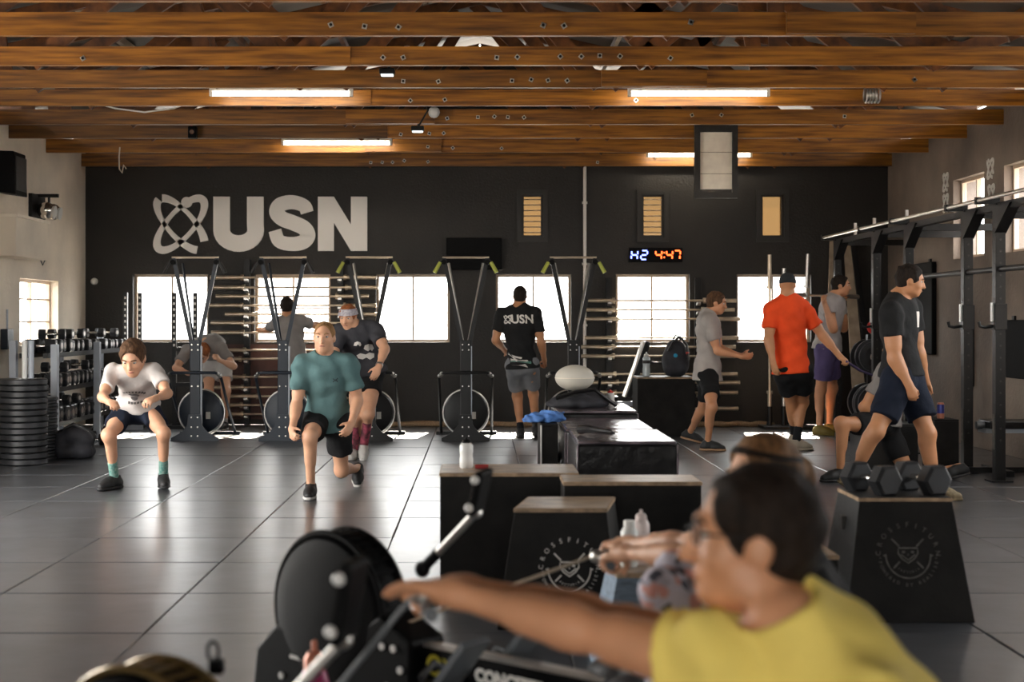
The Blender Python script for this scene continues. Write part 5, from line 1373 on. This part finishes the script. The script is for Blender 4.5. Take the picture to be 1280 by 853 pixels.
# man lunging in a teal T-shirt
p = Person('blond man lunging in a teal T-shirt and black shorts', CR(350,380,490,640,459), dict(
    pelvis=(196,468), hipL=(238,482), hipR=(154,482), kneeR=(122,545,'n'), kneeL=(252,682,'f'), ankleR=(126,752,'f'), ankleL=(320,675,'f'),
    neck=(186,225,'n'), head=(181,136,-.03), shL=(284,252,.0), shR=(92,252,.0), elbowL=(318,395,'f'), elbowR=(68,415,'f'),
    wristL=(292,492,'n'), wristR=(50,515,'n'), tipL=(262,550,'n'), tipR=(50,562,'n')),
    H=1.80, face=(-.06,-1,-.02), feet={'R': (.02,-1,0), 'L': (.05,-1,None)}, gf='R', girth=.97, hands={'L': dict(curl=.5), 'R': dict(curl=.6)}, muscle=1.04, hs=1.04)
p.make('skin_pale', 'c_teal', 'c_black', ('sh_black', 'sh_white'), None, 'hair_blond', 'buzz', leglen=.60, hem=-.07, loose=.02, sloose=1.2)
PEOPLE['teal'] = p

# man with a headband
p = Person('ginger man wearing a white headband, charcoal printed T-shirt and pink-patterned socks', CR(400,310,640,580,758), dict(
    pelvis=(180,500), hipL=(207,520), hipR=(152,520), kneeL=(190,655,'n'), kneeR=(140,668,'n'), ankleL=(172,780,'f'), ankleR=(133,800,'f'),
    neck=(140,312,'n'), head=(110,272,-.05), shL=(218,325,.04), shR=(75,340,-.04), elbowL=(256,398,'n'), elbowR=(45,440,'n'),
    wristL=(232,470,'n'), wristR=(60,520,'n'), tipL=(206,530,'n'), tipR=(70,575,'n')),
    H=1.82, face=(-.22,-.93,-.25), bend=.05, feet={'L': (.05,-1,None), 'R': (-.1,-1,0)}, gf='R', girth=1.05, hands={'L': dict(curl=.4), 'R': dict(curl=.4)})
p.make('skin_pale', 'c_char', 'c_black', ('sh_white', 'sh_white'), ('s_pink', .34), 'hair_ginger', 'short', leglen=.42, hem=-.0, loose=.02)
PEOPLE['headband'] = p

# man seen from behind in a black shirt
p = Person('man in a black T-shirt with white back lettering walking towards the windows', CR(590,310,760,570,558), dict(
    pelvis=(206,478), hipL=(176,495), hipR=(238,495), kneeL=(186,610,'f'), kneeR=(252,600,'f'), ankleL=(200,752,'n'), ankleR=(262,735,'n'),
    neck=(192,248,'f'), head=(197,196,.02), shL=(120,275,.0), shR=(262,275,.0), elbowL=(97,378,'n'), elbowR=(284,388,'n'),
    wristL=(138,425,'f'), wristR=(297,462,'f'), tipL=(165,435,'f'), tipR=(302,500,'f')),
    H=1.76, face=(.05,1,-.1), feet={'L': (-.05,1,0), 'R': (.1,1,None)}, gf='L', girth=1.04, hands={'L': dict(curl=.5, palm=(0,1,0)), 'R': dict(curl=.9)}, muscle=1.05)
p.make('skin_tan', 'c_black2', 'c_greyshort', ('sh_black', 'sh_black'), ('s_black', .10), 'hair_dark', 'buzz', leglen=.72, hem=-.05, features=False, sloose=.4)
PEOPLE['usn'] = p

# man walking in a grey shirt
p = Person('man in a light grey T-shirt walking past the backpack box with one hand out', CR(830,330,1000,580,580), dict(
    pelvis=(186,478), hipL=(186,492,.09), hipR=(188,492,-.09), kneeR=(204,612,'n'), kneeL=(165,622,'f'), ankleR=(186,765,'f'), ankleL=(108,722,'f'),
    neck=(185,218,.0), head=(226,165,-.02), shL=(200,245,.18), shR=(190,250,-.17), elbowL=(240,365,'f'), elbowR=(228,372,'n'),
    wristL=(330,392,'n'), wristR=(335,396,'f'), tipL=(395,395,'n'), tipR=(400,392,'f')),
    H=1.74, face=(.95,-.25,-.22), bend=-.01, feet={'R': (.95,-.3,0), 'L': (.75,-.1,None)}, gf='R', hands={'L': dict(curl=.4, palm=(0,-1,0)), 'R': dict(curl=.45, palm=(0,1,.2))}, girth=.98)
p.make('skin', 'c_grey', 'c_black', ('sh_black', 'gum'), None, 'hair_brown', 'short', leglen=.62, hem=-.05, loose=.022)
PEOPLE['grey'] = p

# man in orange
p = Person('man in a bright orange T-shirt and dark backwards cap seen from behind', CR(940,310,1110,580,537), dict(
    pelvis=(160,480), hipL=(128,500), hipR=(196,498), kneeR=(200,610,'f'), kneeL=(158,615,'f'), ankleR=(174,770,'n'), ankleL=(168,745,'f'),
    neck=(140,200,'f'), head=(140,145,.0), shL=(78,250,-.02), shR=(212,248,.02), elbowL=(66,360,'n'), elbowR=(278,345,'n'),
    wristL=(84,455,-.06), wristR=(350,432,'n'), tipL=(98,505,-.03), tipR=(388,460,'n')),
    H=1.84, face=(.1,1,-.1), feet={'R': (.9,.3,0), 'L': (.6,.7,None)}, gf='R', girth=1.06, hands={'L': dict(curl=.5), 'R': dict(curl=.9, palm=(0,0,-1))}, muscle=1.06)
p.make('skin_tan', 'c_orange', 'c_black', ('sh_tan', 'sh_tan'), ('s_black', .17), 'c_cap', 'cap', leglen=.56, hem=-.04, features=False)
PEOPLE['orange'] = p

# man with a barbell on his back
p = Person('man in a pale grey top and purple shorts with a barbell across his shoulders', CR(940,310,1110,580,537), dict(
    pelvis=(296,398), hipL=(300,412,.09), hipR=(288,412,-.09), kneeR=(272,560,'f'), kneeL=(318,556,'f'), ankleR=(266,712,'f'), ankleL=(304,706,'f'),
    neck=(322,198,.0), head=(352,148,.0), shL=(345,225,.18), shR=(300,232,-.18), elbowL=(362,318,'f'), elbowR=(322,322,'n'),
    wristL=(360,214,'f'), wristR=(284,212,'n'), tipL=(358,185,'f'), tipR=(268,190,'n')),
    H=1.86, face=(.93,-.3,-.05), feet={'R': (.8,-.55,0), 'L': (.85,-.5,0)}, hands={'L': dict(curl=1.1, palm=(1,0,0)), 'R': dict(curl=1.1, palm=(1,0,0))}, girth=1.05, muscle=1.06)
p.make('skin', 'c_tank', 'c_purple', ('sh_olive', 'sh_olive'), None, 'hair_dark', 'short', leglen=.72, hem=-.02, loose=.02, sleeve=.35)
PEOPLE['barbell'] = p

# man in black in front of the rig
p = Person('dark-haired man in a black T-shirt and navy shorts walking in front of the squat rig', CR(1020,310,1230,630,560), dict(
    pelvis=(285,428), hipL=(300,445,.09), hipR=(272,445,-.09), kneeL=(372,620,'n'), kneeR=(200,612,'n'), ankleL=(398,805,'f'), ankleR=(120,770,'f'),
    neck=(272,172,.0), head=(316,108,-.03), shL=(318,205,.16), shR=(250,222,-.18), elbowL=(340,350,'f'), elbowR=(262,368,'n'),
    wristL=(365,445,'f'), wristR=(312,462,-.03), tipL=(385,490,'f'), tipR=(332,520,-.01)),
    H=1.80, face=(.93,-.25,-.22), feet={'L': (.95,-.25,0), 'R': (.9,-.1,None)}, gf='L', girth=1.10, hands={'L': dict(curl=.5), 'R': dict(curl=.75, palm=(.2,1,0))}, muscle=1.14)
p.make('skin_tan', 'c_black2', 'c_navy', ('sh_khaki', 'sh_khaki'), None, 'hair_dark', 'short', leglen=.72, hem=-.0, loose=.010, sleeve=.5)
PEOPLE['black'] = p

# person in a split lunge behind him
p = Person('person in black shorts kneeling in a split lunge, half hidden behind the man in black', CR(1010,470,1220,640,1054), dict(
    pelvis=(470,285), hipL=(455,310,-.09), hipR=(490,310,.09), kneeL=(208,298,'n'), kneeR=(640,640,'f'), ankleL=(205,605,'f'), ankleR=(950,575,'f'),
    neck=(520,-60,.0), head=(545,-190,.0), shL=(500,-15,-.18), shR=(540,-15,.18), elbowL=(350,195,'n'), elbowR=(480,160,'f'),
    wristL=(385,258,'f'), wristR=(430,290,'f'), tipL=(402,320,'f'), tipR=(405,330,'f')),
    H=1.76, face=(-1,-.1,-.1), feet={'L': (-.95,-.25,0), 'R': (-1,-.1,None)}, gf='L', hands={'L': dict(curl=.4), 'R': dict(curl=.4)})
p.make('skin_tan', 'c_midgrey', 'c_black', ('sh_black', 'sh_black'), None, 'hair_brown', 'short', leglen=.62)
PEOPLE['kneel'] = p

# woman on the far rower
p = Person('woman with tied-back hair and floral leggings pulling the rowing machine handle', (0, 0, 1), dict(
    pelvis=(1010,869), hipL=(992,884,-.07), hipR=(1010,872,.07), kneeL=(828,738,'f'), kneeR=(846,716,'f'), ankleL=(820,872,'f'), ankleR=(800,850,'f'),
    neck=(968,676,'f'), head=(952,596,.03), shL=(935,700,-.12), shR=(925,682,.14), elbowL=(845,694,'f'), elbowR=(845,680,'f'),
    wristL=(780,692,'f'), wristR=(785,680,'f'), tipL=(744,702,'f'), tipR=(738,682,'f')),
    H=1.66, face=(-.90,-.42,-.12), bend=.06, feet={'L': (-.6,.7,.25), 'R': (-.6,.7,.25)}, hands={'L': dict(curl=.95, palm=(0,0,-1)), 'R': dict(curl=.95, palm=(0,0,-1))}, girth=.86, Y0=3.45, vox=.007, hs=1.0, muscle=.92)
M['hair_mix'] = mat('hair_mix', (0.17, 0.085, 0.035), .7, spec=.25, var=.5, scale=40, stretch=(1,1,.2), bump=.5, bscale=110)
p.make('skin_pale', 'c_black2', None, ('sh_black', 'sh_black'), None, 'hair_mix', 'long', tights='floral', hem=.02, loose=.008, sleeve=.35)
PEOPLE['woman'] = p

# man on the near rower
p = Person('man with glasses and a yellow T-shirt reaching forward on the rowing machine', (0, 0, 1), dict(
    pelvis=(1158,1119), hipL=(1130,1140,-.08), hipR=(1150,1118,.08), kneeL=(850,985,'f'), kneeR=(870,950,'f'), ankleL=(790,1130,'f'), ankleR=(770,1090,'f'),
    neck=(1004,802,'f'), head=(941,671,-.06), shL=(908,838,-.12), shR=(905,822,.18), elbowL=(722,786,'f'), elbowR=(735,770,'f'),
    wristL=(566,742,'f'), wristR=(580,735,'f'), tipL=(478,726,'f'), tipR=(500,728,'f')),
    H=1.80, face=(-.985,.12,.03), bend=.06, feet={'L': (-.75,.5,.3), 'R': (-.75,.5,.3)}, hands={'L': dict(curl=.2, palm=(0,-.35,-1), spread=.7), 'R': dict(curl=.6, palm=(0,0,-1))}, girth=.94, Y0=2.2, vox=.006, hs=1.08, muscle=1.0)
p.make('skin', 'c_yellow', 'c_black', ('sh_black', 'sh_white'), None, 'hair_dark', 'short', hem=-.02, loose=.022, sleeve=.36, collar=(V(*P(955,770,p.q['neck'][1]-.10)), p.q['head']+V(0,-.12,0), .056, .115))
PEOPLE['yellow'] = p

# ---------------------------------------------------------------- rowing machines and what people wear and hold
def rower(label, org, seat_xy, hand, handle_dir, arm_px, seat_h, tint, zc=.375):
    d = Vector((seat_xy[0]-org[0], seat_xy[1]-org[1], 0)); D = d.length; a = math.atan2(d.y, d.x)
    t = thing('rowing_machine', label, 'rowing machine', (org[0], org[1], 0), a)
    inv = Matrix.Rotation(-a, 3, 'Z'); loc = lambda p: inv @ (Vector(p)-Vector((org[0], org[1], 0)))
    R = Matrix.Rotation(PI/2, 3, 'X')
    fw = MB().lathe([(0,.085), (.17,.085), (.235,.07), (.252,.045), (.252,-.045), (.235,-.07), (.17,-.085), (0,-.085)], 40, (0,0,zc), R).build('flywheel_housing', 'plastic_black', t)
    for y in (-.052, .052): MB().tube([(.256*math.cos(k*PI/24), y, zc+.256*math.sin(k*PI/24)) for k in range(48)], .010, 6, closed=True).build('cage_ring', tint, fw)
    mb = MB()
    for k in range(40):
        q = 2*PI*k/40; mb.bar((.255*math.cos(q), -.05, zc+.255*math.sin(q)), (.255*math.cos(q), .05, zc+.255*math.sin(q)), .012, .006, (math.cos(q), 0, math.sin(q)))
    mb.build('cage_bars', tint, fw, smooth=False)['kind'] = 'stuff'
    fr = lambda u, v, w: (u, w, v)
    MB().prism([(-.37,.045), (.02,.045), (.22,.14), (.40,.27), (.40,.40), (.26,.46), (.10,.36), (-.24,.36), (-.34,.27)], -.075, .075, fr).build('lower_shroud', 'plastic_black', t, smooth=False, bevel=.012)
    for k, (x, z) in enumerate(((.33, .37), (.36, .31), (.30, .25), (-.2, .2), (.28, .37))): MB().cyl((x, -.082, z), (x, -.074, z), .012, .010, 10).build('bolt', 'bottle', t)
    MB().box((-.12, -.077, .27), (.075, .004, .012)).build('brand_plate', 'bottle', t, smooth=False)
    MB().hexa([(-.34,-.06,0), (-.26,-.06,0), (-.26,.06,0), (-.34,.06,0), (-.22,-.06,.22), (-.12,-.06,.22), (-.12,.06,.22), (-.22,.06,.22)]).build('front_leg', 'plastic_black', t, smooth=False)
    MB().hexa([(.12,-.05,.0), (.20,-.05,0), (.20,.05,0), (.12,.05,0), (.14,-.05,.2), (.24,-.05,.2), (.24,.05,.2), (.14,.05,.2)]).build('front_leg', 'plastic_grey', t, smooth=False)
    MB().box((-.30,0,.02), (.07,.52,.04)).build('front_foot', 'plastic_black', t, smooth=False, bevel=.006); MB().box((.16,0,.015), (.07,.34,.03)).build('front_foot', 'plastic_black', t, smooth=False)
    e = D+.45
    MB().bar((.38,0,.325), (e,0,.345), .055, .105).build('rail', 'plastic_black', t, smooth=False, bevel=.004)
    MB().bar((.38,0,.384), (e,0,.404), .040, .014).build('rail_cap', 'steel', t, smooth=False)
    for k, (txt, x, m_, s_) in enumerate((('O', .455, 'yellow_print', .085), ('X', .515, 'yellow_print', .07), ('CONCEPT2', .755, 'print_white', .052))):
        vs_, fs2 = text_mesh(txt, s_, offset=.003); MB().add([(x+v.x, -.0285, .327+v.y+.01*(x-.38)) for v in vs_], fs2).build('rail_lettering', m_, t, smooth=False)
    MB().box((e-.05,0,.16), (.05,.05,.33)).build('rear_leg', 'plastic_grey', t, smooth=False); MB().box((e-.05,0,.015), (.06,.5,.03)).build('rear_foot', 'plastic_black', t, smooth=False)
    st = MB().box((D,0,seat_h-.02), (.24,.30,.045)).build('seat', 'plastic_black', t, smooth=False, bevel=.015); MB().box((D,0,seat_h-.055), (.20,.08,.035)).build('seat_carriage', 'steel', st, smooth=False)
    for s_ in (-1, 1):
        fp = MB().bar((.50,s_*.13,.20), (.72,s_*.13,.46), .11, .02, (1,0,-1)).build('foot_plate', 'plastic_grey', t, smooth=False); MB().tube([(.56,s_*.13-.06,.34), (.55,s_*.13,.37), (.56,s_*.13+.06,.34)], .012, 6).build('foot_strap', 'black_rubber', fp)
    MB().bar((.55,-.18,.30), (.55,.18,.30), .05, .04).build('foot_axle', 'plastic_black', t, smooth=False)
    # monitor on its arm
    p0, p1, p2 = [loc(q) for q in arm_px]
    up = (p1-p0)
    ar = MB().tube([p0, p0.lerp(p1, .3)], .017, 10).build('monitor_arm', 'plastic_black', t); MB().tube([p0.lerp(p1, .28), p1], .012, 10).build('arm_tube', 'steel', ar); MB().ell(p0, (.026,.022,.026), 10, 8).build('arm_pivot', 'plastic_black', ar)
    ez = (p2-p1).normalized(); ey = inv @ Vector((.35,.94,0)); ey = (ey-ez*ey.dot(ez)).normalized(); ex = ey.cross(ez)
    mo = MB().box((p1+p2)/2, (.026, .10, (p2-p1).length), Matrix((ex, ey, ez)).transposed()).build('monitor', 'plastic_black', t, smooth=False, bevel=.008)
    for k in (.18, .82): MB().ell(p1.lerp(p2, k)-ey*.052-ex*.006, (.014,.014,.014), 10, 6).build('monitor_knob', 'bottle', mo)
    MB().ell(p1, (.018,.03,.018), 10, 6).build('monitor_hinge', 'steel', t)
    # handle and chain
    h = loc(hand); hd = inv @ Vector(handle_dir).normalized()
    hb = MB().tube([h-hd*.15-Vector((-.02,0,0)), h-hd*.10, h, h+hd*.10, h+hd*.15-Vector((-.02,0,0))], .015, 10).build('handle', 'plastic_grey', t); MB().ell(h-Vector((.03,0,0)), (.03,.02,.02), 10, 8).build('handle_yoke', 'steel', hb)
    MB().tube([h-Vector((.05,0,0)), Vector((.30, 0, .43))], .005, 8).build('chain', 'brass_bar' if tint == 'plastic_black' else 'plastic_grey', t)
    return t
pw, pm = PEOPLE['woman'], PEOPLE['yellow']
hw_ = (pw.q['tipL']+pw.q['tipR'])/2; hm_ = (pm.q['tipL']*.35+pm.q['wristL']*.65+(pm.q['tipR']*.35+pm.q['wristR']*.65))/2
hw_ = (pw.q['tipL']*.6+pw.q['wristL']*.4+pw.q['tipR']*.6+pw.q['wristR']*.4)/2
oW = ((425-VX)*4.6/F, 4.6); oM = ((190-VX)*3.05/F, 3.05)
rower('black rowing machine under the woman, its flywheel on open floor', oW, pw.q['pelvis'][:2], hw_-np.array([0,0,.02]), pw.q['shL']-pw.q['shR'],
      (P(528,712,4.42), P(594,642,4.32), P(606,588,4.30)), pw.q['pelvis'][2]-.10, 'plastic_black', .43)
rower('black rowing machine under the man in yellow, with brass-toned flywheel cage', oM, pm.q['pelvis'][:2], hm_-np.array([0,0,.02]), (.12,1,.03),
      (P(330,905,2.95), P(428,802,2.92), P(444,700,2.90)), pm.q['pelvis'][2]-.10, 'brass_dark')
# small clip on the near flywheel and the magenta bottle between the machines
c = P(266, 812, 3.15)
t = thing('plastic_clip', 'black looped plastic clip on top of the near flywheel cage', 'clip', (c.x, c.y, c.z-.05))
MB().tube([(.012*math.cos(k*PI/8), 0, .045+.022*math.sin(k*PI/8)) for k in range(16)], .004, 6, closed=True).build('loop', 'plastic_black', t); MB().box((.008, 0, .012), (.034, .03, .034)).build('base', 'plastic_black', t, smooth=False, bevel=.006)
c = G(398, 1010)
bottle('magenta bottle with orange cap standing between the rowing machines', (P(393,810,4.05).x, 4.05, 0), .045, .46, 'magenta', 'can_orange')

# glasses on the man in yellow
def tubes_on_head(p, name, label, parts):
    l, f, u = p.headframe(); c = p.q['head']-p.base; h = p.hs
    at = lambda a, b, d: Vector(c+(l*a+f*b+u*d)*h)
    root = None
    for nm, m, pts, r, closed in parts:
        o = MB().tube([at(*q) for q in pts], r, 8, closed=closed).build(nm, m, root if root is not None else p.root)
        if root is None: root = o
    return root, at
pr = []
lens = lambda x: [(x*.034+.024*math.cos(k*PI/8), .100-.010*abs(x*.034+.024*math.cos(k*PI/8))/.05, .004+.017*math.sin(k*PI/8)) for k in range(16)]
g_, at = tubes_on_head(pm, 'glasses', '', [('glasses', 'black_metal', [(-.010,.104,.008), (0,.107,.011), (.010,.104,.008)], .0022, False), ('lens_rim', 'black_metal', lens(1), .0020, True), ('lens_rim', 'black_metal', lens(-1), .0020, True),
    ('temple', 'black_metal', [(.058,.092,.008), (.076,.06,.010), (.080,.0,.008), (.078,-.02,-.01)], .0022, False), ('temple', 'black_metal', [(-.058,.092,.008), (-.076,.06,.010), (-.080,.0,.008), (-.078,-.02,-.01)], .0022, False)])
lm = pane_mat('lens_glass', (.92, .92, .92), 0.02)
for x in (-1, 1):
    q = [at(*v) for v in lens(x)]; me = MB().add(q, [tuple(range(16))]).build('lens', lm, g_, smooth=False)
# headband, dark band on the woman's hair
def band(p, name, m, z0, z1, tilt, t=.016):
    l, f, u = p.headframe(); c = p.q['head']-p.base; h = p.hs; n = 32; vs = []; fs = []
    for k in range(n):
        a = 2*PI*k/n
        for z, e in ((z0, t), (z1, t-.001), (z1, t-.006), (z0, t-.006)):
            zz = z+tilt*math.cos(a)
            kk = math.sqrt(max(.05, 1-((zz-.022)/.10)**2))
            vs.append(c+(l*(.075+e)*kk*math.sin(a)+f*(-.012+(.096+e)*kk*math.cos(a))+u*zz)*h)
    for k in range(n):
        for j in range(4): a = 4*k; b = 4*((k+1) % n); fs.append((a+j, a+(j+1) % 4, b+(j+1) % 4, b+j))
    return MB().add([tuple(v) for v in vs], fs).build(name, m, p.root)
M['band_print'] = mat('printed_band', (.55,.53,.56), .8, col2=(.30,.27,.33), scale=60)
band(PEOPLE['headband'], 'headband', 'band_print', .020, .078, .012, .022)
band(PEOPLE['woman'], 'hair_band', 'hair_dark', .050, .066, .030, .020)
# watch
p = PEOPLE['headband']; w_, e_ = p.q['wristL']-p.base, p.q['elbowL']-p.base; d = nrm(w_-e_)
MB().tube([tuple(w_-d*.035), tuple(w_-d*.012)], .037, 14).build('watch', 'steel', p.root)
# barbell across the lifter's shoulders
pb = PEOPLE['barbell']; nk = pb.q['neck']; ax = Vector((1.3, 1.75, 0)).normalized()
hc = (pb.q['tipL']*.5+pb.q['wristL']*.5+pb.q['tipR']*.5+pb.q['wristR']*.5)/2
bb = barbell('steel barbell held across the shoulders of the man in purple shorts', 'lifted barbell', (float(nk[0])-.10, float(nk[1])-.02, CH+30*pb.Y0/F), 2.0, ax, 'steel')
if 'group' in bb: del bb['group']
# dark band pulled by the man in orange
po = PEOPLE['orange']; a = Vector(po.q['tipR']*.6+po.q['wristR']*.4); b = Vector((4.36, 15.75, .75))
o = MB().tube([a-a, (b-a)*.5+Vector((0,0,-.02)), b-a], .013, 8).build('resistance_band', 'c_purple', None, loc=a); tag(o, 'dark purple resistance band stretched from the orange-shirted man to the rig', 'band')

# ---------------------------------------------------------------- prints on clothes
def torso_pt(p, t, f=.0): return p.q['pelvis']*(1-t)+p.q['neck']*t
p = PEOPLE['usn']
vs_, fs2 = text_mesh('USN', .135, offset=.004); L_ = nrm(p.q['shR']-p.q['shL'])
c = torso_pt(p, .80); decal(p.shirt, p.base, [(v.x+.03, v.y) for v in vs_], fs2, c, L_, p.u2, 'back_lettering', 'print_white')
mb2 = MB(); atom(mb2, lambda u, v, w: (u-.135, v, 0), .045, 0, .001, 1.3); decal(p.shirt, p.base, [(v[0], v[1]) for v in mb2.v], mb2.f, c, L_, p.u2, 'back_emblem', 'print_white')
for k, q in enumerate(([(-.20,.06), (-.17,.07), (-.05,-.03), (-.07,-.05)], [(-.16,-.01), (.06,-.03), (.07,-.05), (-.15,-.04)], [(-.12,-.09), (.06,-.115), (.03,-.075), (-.02,-.085)], [(-.12,.03), (.0,.0), (-.01,-.02), (-.10,.0)])):
    vv, ff = blob([(x, y) for x, y in q], 4); decal(p.shirt, p.base, [(x, y+.02) for x, y in vv], ff, torso_pt(p, .10), L_, p.u1, 'lower_print', 'print_white' if k != 1 else 'lime' if False else 'print_white')
vv, ff = blob([(-.16,-.025), (.10,-.045), (.10,-.075), (-.16,-.055)], 4); decal(p.shirt, p.base, [(x, y+.02) for x, y in vv], ff, torso_pt(p, .10), L_, p.u1, 'teal_stripe', 's_teal')
M['print_black'] = mat('black_print', (.09,.08,.08), .8); M['print_teal'] = mat('dark_logo', (.03,.05,.055), .8)
p = PEOPLE['squat']; L_ = nrm(p.q['shL']-p.q['shR'])
pts = []; fcs = []
def addq(q, n=3):
    o_ = len(pts); vv, ff = blob(q, n); pts.extend(vv); fcs.extend([tuple(x+o_ for x in f) for f in ff])
for i in range(9):          # worn arc of small marks over a dark motif
    a = PI*.86-PI*.72*i/8; cx, cy = .095*math.cos(a), .075*math.sin(a); addq([(cx-.008, cy-.013), (cx+.009, cy-.012), (cx+.008, cy+.013), (cx-.009, cy+.012)], 2)
addq([(-.05,.01), (-.03,.045), (-.01,.035), (.01,.05), (.035,.035), (.05,.012), (.03,-.012), (-.02,-.008)]); addq([(-.035,-.02), (.03,-.022), (.022,-.05), (.0,-.06), (-.025,-.048)])
for i in range(5): addq([(-.055+i*.025, -.088), (-.04+i*.025, -.088), (-.038+i*.025, -.07), (-.055+i*.025, -.07)], 2)
decal(p.shirt, p.base, pts, fcs, torso_pt(p, .55), L_, p.u1, 'chest_print', 'print_black', .008)
p = PEOPLE['headband']; L_ = nrm(p.q['shL']-p.q['shR'])
for q in ([(-.075,.075), (-.06,.105), (-.03,.115), (-.005,.10), (.0,.075), (-.015,.06), (-.02,.082), (-.04,.088), (-.05,.07)], [(.02,.03), (.035,.065), (.075,.075), (.115,.06), (.125,.02), (.10,-.005), (.085,.015), (.06,.0), (.04,.012)],
          [(-.06,-.03), (-.02,-.012), (.03,-.03), (.07,-.015), (.12,-.035), (.11,-.07), (.06,-.085), (.03,-.06), (-.01,-.075), (-.05,-.06)]):
    vv, ff = blob(q, 4); decal(p.shirt, p.base, vv, ff, torso_pt(p, .50), L_, p.u1, 'chest_print', 'print_white', .007)
p = PEOPLE['teal']; L_ = nrm(p.q['shL']-p.q['shR'])
mb2 = MB(); strip([(-.018,.014), (0,-.004), (.018,.014)], .009, lambda u, v, w: (u, v, 0), 0, 0, mb2); strip([(-.018,-.014), (0,.004), (.018,-.014)], .009, lambda u, v, w: (u, v, 0), 0, 0, mb2)
decal(p.shirt, p.base, [(v[0]+.085, v[1]) for v in mb2.v], mb2.f, torso_pt(p, .74), L_, p.u2, 'chest_logo', 'print_teal', .005)
p = PEOPLE['black']
vv, ff = blob([(-.05,-.06), (.05,-.06), (.05,.06), (-.05,.06)], 5); decal(p.shirt, p.base, vv, ff, torso_pt(p, .74), V(.3,.95,0), V(0,0,1), 'chest_print', 'print_white', .005)
